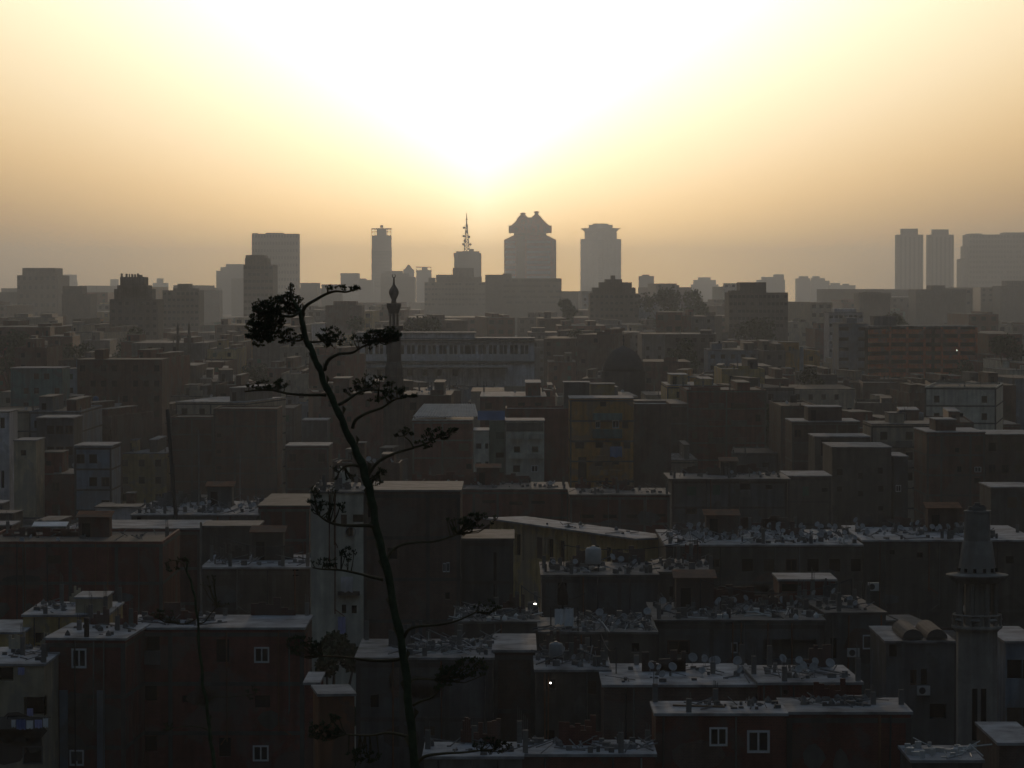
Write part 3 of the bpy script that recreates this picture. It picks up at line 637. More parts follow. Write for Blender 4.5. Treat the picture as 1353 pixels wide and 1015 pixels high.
# far minaret
D = 520; k = D / F; xc = X(520.5, D); t = thing('minaret', 'slender stone minaret with a bulb finial and crescent, behind the flower stalk', 'minaret', (xc, D, 0))
def mz(py): return Z(py, D)
def pr(l, n=16, ph=0): return MB().lathe([(w * k, mz(y)) for w, y in l], 0, 0, n, ph)
obj('base', pr([(15, 600), (15, 525), (14, 515), (13.5, 498)], 8, .39), 'greybrown', t)
obj('shaft', pr([(12.5, 498), (12.5, 486), (11, 480), (10.2, 478), (9.6, 440), (9.6, 436)], 8, .39), 'greybrown', t)
obj('lower_balcony', pr([(10, 437), (12.5, 434), (12.5, 430.5), (11.9, 430.4)], 16), 'greybrown', t)
cm = MB()
for i in range(8):
    a = i * math.pi / 4; cm.lathe([(.75 * k, mz(432)), (.75 * k, mz(414))], 5.6 * k * math.cos(a), 5.6 * k * math.sin(a), 6)
cm.lathe([(2.2 * k, mz(432)), (2.2 * k, mz(414))], 0, 0, 8); obj('colonnade', cm, 'greybrown', t)
obj('upper_balcony', pr([(6.3, 414.5), (7.2, 412), (9.2, 406), (9.8, 404), (9.8, 401), (9, 400.8)], 16), 'greybrown', t)
obj('bulb', pr([(3.6, 401), (3.2, 398), (3.0, 396), (4.5, 393), (6.2, 388.5), (6.5, 386), (5.6, 382.5), (3.2, 379), (1.6, 376.5), (1.2, 373), (1.1, 367.5)], 16), 'greybrown', t, True)
m = MB(); n = 18; rr = []
for j in range(n + 1):
    a = math.radians(110 + 320 * j / n); th = .75 * k * (1 - abs(j / n - .5) * 1.1)
    rr.append((2.1 * k * math.cos(a), 0, mz(364.6) + 2.4 * k * math.sin(a)))
m.tube(rr, [.28 * k + .4 * k * math.sin(math.pi * j / n) for j in range(n + 1)], 5); obj('crescent', m, 'metaldark', t)
HANDS.append((506, 536, 362, 520, D, xc - 2, xc + 2, D - 2, D + 2)); LAND.append((520, 450, D, 'far slender minaret'))
# dome
D = 720; k = D / F; xc = X(825, D); t = thing('mosque', 'dark mosque dome with a spiked finial, in shade right of centre', 'mosque', (xc, D, 0))
obj('drum', MB().lathe([(29 * k, 0), (29 * k, Z(492, D)), (28 * k, Z(491.5, D))], 0, 6, 24), 'domedark', t)
obj('dome', MB().lathe([(27 * k * math.cos(a), Z(492, D) + 33 * k * math.sin(a) ** 1.05) for a in [i * math.pi / 2 / 9 for i in range(9)]] + [(1.0 * k, Z(457, D))], 0, 6, 28), 'domedark', t, True)
obj('finial', MB().lathe([(.9 * k, Z(459, D)), (.5 * k, Z(453, D)), (2.0 * k, Z(450, D)), (.5 * k, Z(447, D)), (1.4 * k, Z(445, D)), (.3 * k, Z(443, D)), (.25 * k, Z(436, D))], 0, 6, 10), 'metaldark', t)
HANDS.append((797, 853, 440, 505, D, xc - 5, xc + 5, D, D + 12)); LAND.append((825, 480, D, 'dark mosque dome'))
for px, py, lab in ((235, 427, 'left one of two small dark pointed spires among hazy roofs'), (250, 428, 'right one of two small dark pointed spires among hazy roofs')):
    D = 900; k = D / F; t = thing('minaret', lab, 'minaret', (X(px, D), D, 0), 0, 'pair of small spires on the left')
    obj('shaft', MB().lathe([(2.4 * k, 0), (2.2 * k, Z(446, D)), (3 * k, Z(445, D)), (3 * k, Z(443, D)), (1.7 * k, Z(442.8, D)), (1.6 * k, Z(434, D))], 0, 0, 8), 'greybrown', t)
    obj('spire', MB().lathe([(1.9 * k, Z(434, D)), (1.3 * k, Z(431, D)), (.3 * k, Z(py - 1, D))], 0, 0, 8), 'greybrown', t)
    HANDS.append((px - 3, px + 3, py, 455, D, X(px, D) - 1, X(px, D) + 1, D - 1, D + 1))
g3 = lambda nx, st=2.9, vis=14, sty=('void', 'brown', 'shut'), skip=.2: (nx, st, 1.0, 1.15, list(sty), skip, vis)
blk('brick_building', 'brick block with a dark roof hut and a light strip on its right edge', [(102, 214, 476), (124, 135, 462)], 650, 14, 'brick', 520, 'roof-hut brick block', grid=g3(8, vis=12))
building('rendered_house', 'pale blue-grey rendered house at the left, beside the brick block with the roof hut', 14, 82, 487, 680, 12, 'teal', 520, grid=g3(5))
building('brick_building', 'large windowed brick block left of the flower stalk, its right half a storey higher', 282, 366, 540, 540, 13, 'brick', 655, wins=[(286, 292, 573, 578, 'void'), (286, 292, 594, 599, 'void'), (286, 292, 616, 621, 'void'), (286, 292, 637, 642, 'void')], bands=(4, 2.5), land='large windowed brick block', par=.4)
building('brick_building', 'lower windowless brick wing left of the large brick block', 225, 281.5, 551, 541, 12, 'brick', 655, bands=(3, 2.5), par=.3)
building('brick_house', 'small brick house with a bright roof edge right of the large brick block', 377, 434, 590, 470, 10, 'brick', 660, bands=(3, 2.8), grid=g3(3, vis=8, skip=.5))
building('rendered_house', 'grey house with a flat roof slab behind the flower stalk', 399, 432, 556, 590, 10, 'grey', 585)
building('brick_building', 'brick block roofed by a pale corrugated canopy, right of the stalk', 545, 624, 556, 500, 12, 'brick_red', 640, wins=[(606, 619, 586, 596, 'shut'), (616, 623, 613, 620, 'void')], bands=(3, 2.6), land='corrugated-canopy block')
D = 500; t = thing('roof_canopy', 'pale corrugated sheet canopy sloping over the brick block roof', 'canopy', (X(588, D), D + 1, 0))
m = MB(); xa, xb = X(545, D) - X(588, D), X(632, D) - X(588, D); n = 44; r0 = []; r1 = []
for i in range(n + 1):
    x = xa + (xb - xa) * i / n; q = .09 * (i % 2); r0.append((x, 0, Z(551, D) + q)); r1.append((x * .8 + .4, 9, Z(537, D) + q))
m.v = r0 + r1 + [(a, b_, c - .04) for a, b_, c in r0 + r1]; nn = n + 1
for i in range(n): m.f += [(i, i + 1, nn + i + 1, nn + i), (2 * nn + i, 3 * nn + i, 3 * nn + i + 1, 2 * nn + i + 1), (i, 2 * nn + i, 2 * nn + i + 1, i + 1)]
obj('corrugated_sheet', m, 'sheet', t)
for x in (xa + .3, 0, xb - .3): obj('post', MB().box(x - .06, x + .06, .2, .32, Z(556, D) + .22, Z(551, D)), 'wood', t)
# pale apartments, three bays
bA = building('apartment_building', 'narrow pale apartment bay with four windows, left of the taller pale ones', 626, 646, 570, 470, 10, 'pale', 640, wins=[(629, 636, 586, 593, 'shut'), (641, 645, 586, 593, 'void'), (629, 636, 611, 618, 'shut'), (641, 645, 610, 619, 'void'), (641, 645, 632, 638, 'void')])
bB = building('apartment_building', 'greenish apartment bay with a blue tarpaulin patch below its roof', 646.5, 667, 556, 471, 10, 'green', 640, wins=[(655, 666, 571, 580, 'shutg'), (655, 666, 598, 605, 'void'), (655, 666, 624, 631, 'void')])
t = tag(obj('tarpaulin', MB().loft([[(X(631, 465), 467, z), (X(667, 465), 467, z), (X(667, 465), 467.1, z), (X(631, 465), 467.1, z)] for z in (Z(556, 465), Z(543.5, 465))]), 'tarp'), 'pale blue tarpaulin screen on the roof of the pale apartments', 'tarpaulin')
bC = building('apartment_building', 'pale cream apartment block with scalloped balconies and one bright white window', 668, 719, 557, 470, 10, 'pale', 640, wins=[(679, 687, 590, 598, 'void'), (703, 711, 590, 598, 'void'), (678, 687, 615, 624, 'shut'), (702, 711, 615, 624, 'white')], land='pale apartment block')
for i, (a, b_) in enumerate(((672, 693), (697, 718))):
    for j, yy in enumerate((573, 599)):
        d = 470; xm_, w_ = (X(a, d) + X(b_, d)) / 2 - bC['x0'] - bC['W'] / 2, (X(b_, d) - X(a, d)) / 2
        obj('balcony', MB().loft([[(xm_ + w_ * c, -.55 * s_, z) for c, s_ in ((-1, 0.02), (-.8, .7), (-.4, 1), (.4, 1), (.8, .7), (1, .02))] for z in (Z(yy + 7, d), Z(yy, d))]), 'pale', bC['root'])
obj('attic_wall', MB().box(X(668, 470) - bC['x0'] - bC['W'] / 2 + .1, bC['W'] / 2 - .1, -.06, -.01, Z(570, 470), Z(559, 470)), 'greybrown', bC['root'])
building('brick_building', 'tall windowless dark red wall between the pale and the orange apartments', 668, 757, 540, 520, 12, 'brick_red', 640, par=.3, land='dark red blank wall')
bO = building('apartment_building', 'orange apartment block with green bays, balconies and a blue cloth', 753, 837, 527, 505, 12, 'orange', 660,
    wins=[(760, 772, 583, 593, 'dark', .9), (764, 775, 604, 640, 'dark', .9), (787, 793, 556, 566, 'white'), (809, 818, 555, 566, 'white'), (787, 797, 584, 592, 'void'), (808, 820, 583, 591, 'void'),
          (786, 796, 609, 616, 'shut'), (809, 818, 610, 614, 'shut'), (787, 795, 635, 642, 'void'), (809, 819, 636, 642, 'void'), (793, 801, 531, 537, 'void'), (822, 830, 557, 566, 'shut'), (824, 833, 583, 593, 'void'), (823, 832, 634, 641, 'void')], bands=(1, 3.0), land='orange apartment block')
d = 505; 
for a, b_, c, e in ((783, 821, 551, 580), (781, 804, 568, 597)): pass
obj('green_bay', MB().box(X(783, d) - bO['x0'] - bO['W'] / 2, X(822, d) - bO['x0'] - bO['W'] / 2, -.8, -.04, Z(579, d), Z(567, d)), 'teal', bO['root'])
obj('green_bay', MB().box(X(783, d) - bO['x0'] - bO['W'] / 2, X(822, d) - bO['x0'] - bO['W'] / 2, -.8, -.04, Z(555, d), Z(546, d)), 'teal', bO['root'])
for yy in (603, 622, 645): obj('balcony', MB().box(X(782, d) - bO['x0'] - bO['W'] / 2, X(803, d) - bO['x0'] - bO['W'] / 2, -.8, -.04, Z(yy + 6, d), Z(yy - 1, d)), 'orange', bO['root']); obj('balcony', MB().box(X(806, d) - bO['x0'] - bO['W'] / 2, X(822, d) - bO['x0'] - bO['W'] / 2, -.8, -.04, Z(yy + 6, d), Z(yy - 1, d)), 'orange', bO['root'])
building('stair_tower', 'grey and ochre stair tower on the roof behind the orange apartments', 745, 779, 506, 530, 6, 'grey', 530, wins=[(757, 762, 530, 536, 'void')])
building('stair_tower', 'small yellowish roof storey right of the grey stair tower', 780, 812, 508, 540, 5, 'yellow', 525)
cloth('hanging_cloth', 'pale blue cloth hanging from the orange apartment block balcony', 806, 822, 590, 604, 503.8, 'tarp', 'cloth')
building('brick_building', 'tall plain brown block with a bright roof edge right of the orange apartments', 838, 887, 534, 510, 14, 'brick_brown', 655, par=.3, land='tall plain brown block', roof='roofdust')
# low dark red wall building with slots
bW = building('brick_building', 'long low dark red building with slot windows, in front of the apartments', 500, 752, 648, 372, 14, 'brick_red', 700, wins=[(637, 655, 661, 665, 'void'), (673, 690, 663, 667, 'void'), (702, 720, 662, 666, 'void')], bands=(9, 2.7), land='slot-windowed red building', roof='roofdark')
bW2 = building('brick_building', 'dark red wing with three slot windows below the orange apartments', 753, 885, 655, 362, 12, 'brick_red', 700, roof='roofdark', wins=[(767, 785, 680, 685, 'void'), (797, 815, 680, 685, 'void'), (828, 846, 680, 685, 'void'), (862, 880, 679, 683, 'void')], bands=(5, 2.7))
# grey block right
bN = building('rendered_house', 'wide grey house with a bright roof edge and green shutters, right of centre', 888, 1040, 634, 378, 12, 'grey', 705, wins=[(908, 920, 643, 655, 'shutg'), (942, 952, 641, 654, 'shutg'), (906, 921, 671, 679, 'brown'), (978, 992, 636, 656, 'dark', .8), (1012, 1021, 641, 647, 'void')], bands=(3, 2.8), land='green-shuttered grey house', over=.3, roof='roofdark')
building('concrete_block', 'dark recessed upper block with a bright slab roof, right of centre', 1047, 1136, 558, 480, 12, 'brick_brown', 600, bands=(4, 2.6), grid=g3(6, vis=5), huts=[(.25, .75, .1, .7, 1.9, 'brick_brown')], land='dark upper block')
building('concrete_block', 'brown block with a pale pillared front under a bright slab, right of centre', 1077, 1150, 578, 450, 10, 'greybrown', 620, wins=[(1085, 1098, 581, 610, 'dark', .8), (1112, 1120, 600, 612, 'void')])
building('concrete_block', 'broad dark concrete block with scattered small windows, right of centre', 1100, 1178, 592, 420, 13, 'greybrown', 690, wins=[(1106, 1114, 620, 628, 'void'), (1134, 1141, 625, 633, 'void'), (1160, 1167, 618, 626, 'void'), (1106, 1113, 643, 650, 'void'), (1134, 1141, 649, 656, 'void'), (1161, 1168, 642, 650, 'void'), (1161, 1168, 669, 675, 'void')], land='broad small-windowed block')
building('concrete_block', 'narrow grey block with one white window right of the broad dark block', 1181, 1200, 604, 424, 10, 'grey', 690, wins=[(1184, 1191, 641, 650, 'white')])
building('rendered_house', 'low brown house left of the broad dark block with one boarded window', 1041, 1099, 630, 405, 11, 'greybrown', 690, wins=[(1061, 1069, 643, 655, 'shutg'), (1086, 1094, 645, 650, 'void')], bands=(3, 2.7))
building('brick_building', 'tall brick block with a bright cap, at the right behind the near minaret', 1225, 1302, 572, 440, 14, 'brick', 690, wins=[(1288, 1297, 588, 597, 'shut'), (1265, 1271, 616, 624, 'brown'), (1288, 1297, 617, 624, 'white'), (1288, 1297, 632, 638, 'void'), (1262, 1268, 592, 598, 'void')], bands=(5, 2.6), huts=[(.2, .55, .2, .7, 1.4, 'brick')], land='brick block behind the near minaret')
building('rendered_house', 'dark house with a bright roof edge at the right frame edge', 1303, 1372, 575, 450, 14, 'brick_brown', 640, grid=g3(4, vis=10))
building('rendered_house', 'small grey box house with a bright roof at the right edge', 1310, 1366, 645, 368, 9, 'grey', 690, grid=g3(3, vis=5))
# yellow school-like building, seen at an angle
bY = building('school_building', 'long yellow ochre building with dark doors and pilasters, running obliquely under a pale roof', 645, 872, 686, 293, 3.6, 'yellow', 745, rz=math.radians(-64),
    world=(X(742, 294) - 14, 28, Z(699, 294), 294), grid=(13, 3.3, 1.15, 1.9, ['void', 'shut', 'void'], .25, 4), over=.45, land='yellow building')
m = MB()
for i in range(14): x = -bY['W'] / 2 + bY['W'] * i / 13; m.box(x - .12, x + .12, -.1, -.003, bY['H'] - 3.2, bY['H'] - .3)
obj('pilasters', m, 'yellow', bY['root'])
for i in range(1):
    pass
# ---------------------------------------------------------------- nearer blocks
bD = building('apartment_building', 'long dark block at the right whose roof is crowded with satellite dishes', 880, 1140, 722, 268, 17, 'greybrown', 800, grid=(18, 2.6, .9, 1.0, ['void', 'brown', 'shut'], .55, 9), par=.0, land='long dish-crowded block', bands=(9, 2.6))
bD2 = building('apartment_building', 'dark right wing of the dish-crowded block, running behind the near minaret', 1141, 1372, 716, 270, 17, 'greybrown', 800, wins=[(1176, 1183, 727, 733, 'void'), (1212, 1220, 730, 737, 'brown'), (1330, 1340, 735, 745, 'void')], bands=(7, 2.6))
bE = building('apartment_building', 'low grey block with a cluttered roof left of the near minaret', 866, 1090, 822, 212, 12, 'grey', 885, wins=[(882, 912, 846, 864, 'brown'), (967, 975, 849, 863, 'one'), (976, 984, 849, 863, 'void'), (1009, 1080, 845, 872, 'wall', .8)], land='cluttered-roof grey block', bands=(4, 2.6), roof='roofdark')
bE2 = building('apartment_building', 'grey block continuing right of the cluttered roof, with one white window', 1091, 1172, 812, 214, 12, 'grey', 885, rz=math.radians(4), wins=[(1141, 1154, 839, 858, 'white'), (1098, 1106, 843, 870, 'void')], roof='roofdark')
building('roof_shed', 'makeshift dark shed with a sheet roof above the cluttered roof', 1030, 1105, 768, 226, 5, 'brick_red', 800, wins=[(1034, 1060, 772, 782, 'dark', .5)])
building('rendered_house', 'dark grey house with a shallow vaulted roof left of the near minaret', 1172, 1262, 850, 200, 9, 'grey', 1015, wins=[(1176, 1186, 852, 868, 'void'), (1204, 1212, 885, 905, 'brown'), (1218, 1226, 884, 905, 'void'), (1230, 1252, 930, 950, 'dark', .8)], land='vaulted dark house')
m = MB()
for i in range(2):
    xc_ = X(1208 + i * 32, 200); r_ = .62; L0, L1 = 200.2, 206; rg = [[(xc_ + r_ * math.cos(q * math.pi / 10), y_, Z(850, 200) + .25 + r_ * .9 * math.sin(q * math.pi / 10)) for q in range(11)] for y_ in (L0, L1)]
    tag(obj('barrel_vault', MB().loft(rg), 'farroof'), 'grey barrel vault on the dark house left of the near minaret', 'roof vault', 'barrel vaults on the dark house')
bL = building('apartment_building', 'wide grey house with a dark round-topped recess and a littered roof, centre right', 716, 870, 762, 232, 11, 'grey', 835, wins=[(737, 749, 768, 800, 'dark', .5)], bands=(4, 2.6), land='wide littered-roof grey house', roof='roofdark')
bF = building('rendered_house', 'grey house with a bright roof corner right of the wide grey house', 871, 942, 758, 234, 11, 'greybrown', 830, wins=[(885, 890, 775, 790, 'void')], bands=(3, 2.6), roof='roofdark')
bG = building('apartment_building', 'tall block with a pale rendered end wall and small high windows, behind the stalk', 410, 479, 652, 236, 11, 'pale', 862, roof='roofdark', wins=[(450, 458, 680, 693, 'shut'), (466, 480, 680, 690, 'void'), (457, 466, 697, 709, 'brown'), (451, 457, 799, 811, 'void'), (464, 471, 800, 811, 'void'), (446, 455, 840, 850, 'void')], land='pale end-walled block')
building('apartment_building', 'tall plain brick side right of the pale rendered wall', 479.5, 608, 650, 236.5, 11, 'brick_brown', 862, roof='roofdark', grid=(5, 2.9, .7, .8, ['void', 'shut'], .8, 11), wins=[(585, 589, 744, 756, 'white'), (589.6, 594, 743, 756, 'white'), (588, 594, 783, 792, 'void')], bands=(4, 2.9), land='tall plain brick side')
building('concrete_block', 'grey concrete block with a brick left half, right of the tall brick side', 609, 678, 714, 240, 9, 'grey', 830, roof='roofdark', wins=[(652, 656, 730, 790, 'void')], bands=(2, 2.7))
bH = building('apartment_building', 'broad block with a pale littered roof at left, behind the small dark poles', 173, 340, 682, 305, 20, 'concrete', 705, land='pale littered-roof block', wins=[(180, 186, 684, 692, 'void')])
building('brick_building', 'brick block with a bright roof edge just left of the pale end wall', 341, 408, 670, 306, 18, 'brick_red', 740, roof='roofdark', bands=(3, 2.7))
bI = building('concrete_block', 'brown concrete block below the pale littered roof, with a pale pole before it', 266, 409, 752, 252, 12, 'greybrown', 825, wins=[(326, 334, 800, 810, 'void'), (386, 394, 752, 762, 'void')], bands=(4, 2.7), land='brown pole-side block')
building('concrete_block', 'narrow upper part rising behind the brown concrete block at left', 266, 340, 697, 266, 6, 'greybrown', 752, roof='roofdark')
bJ = building('brick_building', 'long very dark red brick block at the left edge', -30, 214, 716, 262, 14, 'brick_red', 830, bands=(5, 2.9), wins=[(60, 80, 734, 745, 'shut')], land='very dark red block', par=.5, roof='roofdark')
building('brick_building', 'upper dark brick storey behind the long very dark red block', 100, 264, 700, 280, 10, 'brick', 716, bands=(4, 2.9))
building('rendered_house', 'pale-fronted two-storey house with a small dark window at the far left', 18, 47, 583, 430, 8, 'cream', 660, wins=[(27, 34, 595, 602, 'void')])
building('rendered_house', 'grey house with a square pale frame and dark rooms, left', 48, 97, 553, 470, 10, 'grey', 600, grid=g3(4, vis=8))
building('rendered_house', 'house with an outlined upper storey at left beside the brick block', 98, 147, 590, 430, 10, 'bluegrey', 665, grid=g3(3, vis=10), bands=(2, 2.6))
building('minaret_house', 'pale lilac narrow house at the left frame edge', -12, 12, 545, 480, 8, 'offwhite', 660, wins=[(0, 6, 552, 566, 'void'), (1, 5, 622, 645, 'void')])
# ---------------------------------------------------------------- front row
bR = building('brick_building', 'dark red brick block with concrete slab edges at lower left, seen square on', 165, 401, 832, 206, 8, 'brick_red', 1015,
    wins=[(335, 355, 855, 876, 'white'), (333, 354, 985, 1006, 'white'), (176, 210, 838, 876, 'dark', 1.0), (172, 206, 906, 926, 'void'), (336, 356, 919, 935, 'void'), (172, 206, 973, 992, 'void'), (285, 302, 845, 875, 'void'), (240, 256, 919, 928, 'void'), (288, 304, 975, 1000, 'void')], bands=(5, 3.0), land='lower left brick block')
bR2 = building('brick_building', 'left wing of the lower left brick block, turned slightly, with two white windows', 58, 164.5, 846, 199, 9, 'brick_red', 1015, rz=math.radians(-3), wins=[(93, 113, 857, 883, 'white'), (90, 109, 991, 1012, 'white'), (92, 108, 924, 940, 'void')], bands=(3, 3.0))
obj('corner_column', MB().box(X(77, 199) - X(111, 199), X(88, 199) - X(111, 199), -.16, -.04, 0, Z(912, 199)), 'bluegrey', bR2['root'])
obj('corner_column', MB().box(X(127, 199) - X(111, 199), X(137, 199) - X(111, 199), -.16, -.04, 0, Z(912, 199)), 'bluegrey', bR2['root'])
bC1 = building('rendered_house', 'cream rendered house with a small square dark window behind the lower left brick block', 29, 140, 815, 217, 9, 'yellow', 880, wins=[(45, 58, 836, 850, 'void')], roof='roofdust', huts=[(.6, .95, .1, .6, .9, 'cream')])
bC2 = building('rendered_house', 'cream house with a laundry-hung balcony at the lower left corner', -30, 57, 880, 193, 9, 'cream', 1015, wins=[(-20, 16, 882, 900, 'dark', 1.0), (30, 61 - 4, 921, 946, 'dark', 1.1), (28, 55, 986, 1010, 'bare')], land='corner cream house')
obj('balustrade', MB().box(X(-28, 193) - X(13.5, 193), X(56, 193) - X(13.5, 193), -.5, -.4, Z(962, 193), Z(946, 193)), 'concrete', bC2['root'])
bC3 = building('rendered_house', 'low yellowish house end just above the cream corner house', -30, 28, 838, 214, 8, 'yellow', 880)
bB4 = building('brick_building', 'left half of the nearest red brick block, with two white framed windows', 867, 1040, 946, 165, 4.8, 'brick_red', 1015, wins=[(938, 962, 961, 986, 'white'), (988, 1018, 965, 995, 'white')], land='nearest red brick block', bands=None)
bB5 = building('brick_building', 'blank right half of the nearest red brick block, its flat roof littered', 1041, 1205, 944, 165.6, 5.6, 'brick_red', 1015, bands=(2, 3.0))
bB6 = building('brick_building', 'brick house with a wide pale dusty roof crowded with dishes, behind the nearest block', 798, 1002, 908, 177, 10, 'brick_brown', 960, land='wide dusty-roof house')
bB7 = building('brick_building', 'small brick house with a pale roof and blue dishes, behind the nearest block', 1004, 1140, 905, 176, 8, 'brick_red', 945, rz=math.radians(2), wins=[(1036, 1042, 912, 918, 'void')])
bB8 = building('old_house', 'old grey-brown house with small dark windows and a bulb burning by one, lower centre', 708, 806, 888, 183, 9, 'greybrown', 1015, wins=[(722, 734, 898, 912, 'void'), (777, 788, 900, 918, 'shut'), (722, 733, 965, 978, 'void'), (785, 797, 967, 984, 'void')], land='old bulb-lit house')
bK1 = building('low_house', 'low house with a flat heaped roof behind the arched-door grey house', 600, 712, 824, 210, 9, 'greybrown', 862, wins=[(640, 650, 840, 852, 'void')], roof='roofdark')
bK2 = building('low_house', 'low house buried under heaped scrap, below the two white sheets', 713, 868, 838, 204, 9, 'greybrown', 888, wins=[(835, 845, 850, 862, 'void')], roof='roofdark')
building('old_house', 'narrow brown house end left of the old house with the bulb', 652, 707, 862, 190, 9, 'brick_brown', 1015, bands=(2, 3.0))
bK3 = building('old_house', 'grey house with an arched dark doorway behind the flower stalk, lower centre', 470, 651, 872, 188, 10, 'grey', 1015, wins=[(489, 500, 905, 935, 'void'), (560, 574, 960, 972, 'shut')], bands=(4, 3.0), land='arched-door grey house')
building('shed', 'small rusty brown shed left of the lower stalk', 421, 468, 920, 176, 4, 'rust', 1015, rz=math.radians(8))
building('brick_building', 'low dark brick wall block between the lower left block and the shed', 402, 420, 905, 182, 5, 'brick_red', 1015)
bM3 = building('low_house', 'low house with a pale heaped roof at the bottom right corner', 1207, 1300, 1008, 158, 5, 'grey', 1015)
building('low_house', 'dark brown low building right of the near minaret at the bottom', 1322, 1375, 985, 166, 8, 'brick_brown', 1015)
building('brick_building', 'dark narrow block right of the near minaret', 1330, 1375, 850, 205, 9, 'bluegrey', 985, grid=g3(2, vis=12))
bM1 = building('low_house', 'low brown rooftop at the bottom centre under the stalk', 560, 690, 1003, 160, 5, 'concrete', 1015)
bM2 = building('low_house', 'low dark red rooftop at the bottom, left of the nearest block', 690, 866, 1000, 161, 5, 'brick_red', 1015)
# near minaret
D = 190; k = D / F; xc = X(1292, D); t = thing('minaret', 'thick grey concrete minaret with two balconies and a rubble-topped cap, right', 'minaret', (xc, D, 0))
def prn(l, n=8, ph=.3927): return MB().lathe([(w * k, Z(y, D)) for w, y in l], 0, 0, n, ph)
m = prn([(28, 1600), (28, 900), (28, 833)]); obj('shaft', m, 'minaret_stone', t)
sl_ = MB()
for dx in (-9.5, 2): sl_.box(dx * k, (dx + 7) * k, -28 * k * .93 - .02, -28 * k * .9, Z(975, D), Z(907, D))
obj('slot_window', sl_, 'interior', t)
obj('lower_balcony', prn([(28, 834), (31, 831), (34, 829), (34, 826), (33.5, 825.9)], 16), 'minaret_stone', t)
bal = MB()
for i in range(16):
    a = i * math.pi / 8; bal.lathe([(1.6 * k, Z(826, D)), (1.6 * k, Z(812, D))], 31.5 * k * math.cos(a), 31.5 * k * math.sin(a), 5)
    a2 = (i + 1) * math.pi / 8; bal.tube([(31.5 * k * math.cos(a), 31.5 * k * math.sin(a), Z(812, D)), (31.5 * k * math.cos(a2), 31.5 * k * math.sin(a2), Z(812, D))], 1.5 * k, 4)
    if i % 2: bal.tube([(31.5 * k * math.cos(a), 31.5 * k * math.sin(a), Z(818, D)), (31.5 * k * math.cos(a2), 31.5 * k * math.sin(a2), Z(818, D))], 2.6 * k, 4)
obj('railing', bal, 'minaret_stone', t)
obj('lantern', prn([(17, 826), (17, 768)]), 'minaret_stone', t)
lc = MB()
for i in range(8):
    a = i * math.pi / 4 + .3927; lc.lathe([(3.4 * k, Z(826, D)), (3.4 * k, Z(768, D))], 25 * k * math.cos(a), 25 * k * math.sin(a), 6)
obj('columns', lc, 'minaret_stone', t)
obj('upper_balcony', prn([(26, 770), (30, 768.5), (36, 765), (41, 761), (41.5, 759), (27, 757)], 24), 'minaret_stone', t)
obj('neck', prn([(25.5, 758), (23, 738), (19.5, 715), (19.2, 714.8)], 12), 'minaret_stone', t)
nw = MB()
for i in range(12):
    a = i * math.pi / 6 + .26; nw.box(24.6 * k * math.cos(a) - .08, 24.6 * k * math.cos(a) + .08, 24.6 * k * math.sin(a) - .08, 24.6 * k * math.sin(a) + .08, Z(755, D), Z(750, D))
obj('port', nw, 'interior', t)
obj('cap', prn([(17.6, 716), (17.2, 677), (18.2, 676.8), (18.2, 674.5)], 16), 'minaret_stone', t)
rb = MB()
for i in range(22):
    a, r_ = R(0, 6.3), R(0, 15) * k; s_ = R(.06, .16); x_, y_ = r_ * math.cos(a), r_ * math.sin(a); rb.box(x_ - s_, x_ + s_, y_ - s_, y_ + s_, Z(674.5, D), Z(674.5, D) + R(.08, .35) * (1.3 - r_ / k / 15))
obj('bundle_on_cap', rb, 'roofdark', t)
HANDS.append((1251, 1332, 675, 1015, D, xc - 1.8, xc + 1.8, D - 2, D + 2)); LAND.append((1292, 850, D, 'near minaret'))
# ---------------------------------------------------------------- the rest of the city, block by block
DESC = {'brick': 'brick', 'brick_red': 'dark red brick', 'brick_brown': 'brown brick', 'grey': 'grey rendered', 'greybrown': 'dull brown', 'beige': 'beige', 'concrete': 'bare concrete',
        'pale': 'pale', 'bluegrey': 'blue-grey', 'yellow': 'ochre', 'teal': 'greenish grey', 'offwhite': 'whitish', 'cream': 'cream', 'orange': 'orange-brown'}
WALLS = ['brick'] * 6 + ['brick_red'] * 4 + ['brick_brown'] * 6 + ['grey'] * 6 + ['greybrown'] * 5 + ['concrete'] * 4 + ['beige'] * 3 + ['bluegrey'] * 2 + ['pale', 'yellow', 'teal', 'offwhite', 'cream', 'orange']
cand = []
rs = random.Random(77)
D = 236.0
while D < 5200:
    step = 16 + .055 * D if D < 1400 else .11 * D
    x = -D * .158 - rs.uniform(0, 10)
    while x < D * .158:
        sc = 1 if D < 900 else (1.5 if D < 1500 else D / 1000)
        w = rs.choice([rs.uniform(5, 9), rs.uniform(7, 14)]) * sc
        dd = rs.uniform(.45, .62) * step if D > 500 else min(rs.uniform(7, 13), step * .75)
        h = rs.choice([13, 16, 18, 20, 22, 24, 26, 28]) + rs.uniform(-1.8, 1.8)
        if D > 900: h += rs.choice([-2, 0, 0, 3, 6, 8])
        if D > 1400: h += rs.choice([0, 3, 6, 12])
        if D > 2400: h = rs.uniform(34, 50)
        if D < 330: h = min(h, 20)
        cand.append([x, D + rs.uniform(0, step * .3), w, dd, h])
        x += w + rs.choice([0.1, .1, .1, .4, 2, 5]) * (1 if D < 1400 else 2.5)
    D += step
top_line = {}
def hands_ok(c):
    x, y, w, d, h = c
    pa, pb = PX(x, y), PX(x + w, y)
    for (a, b_, yt, yb, DD, fx0, fx1, fy0, fy1) in HANDS:
        if x < fx1 + .3 and x + w > fx0 - .3 and y < fy1 + .5 and y + d > fy0 - .5: return None
        if y < DD and pa < b_ + 1 and pb > a - 1:
            h = min(h, Z(yb, y) - (2.7 if y < 1300 else 0))
    if h < 5: return None
    return h
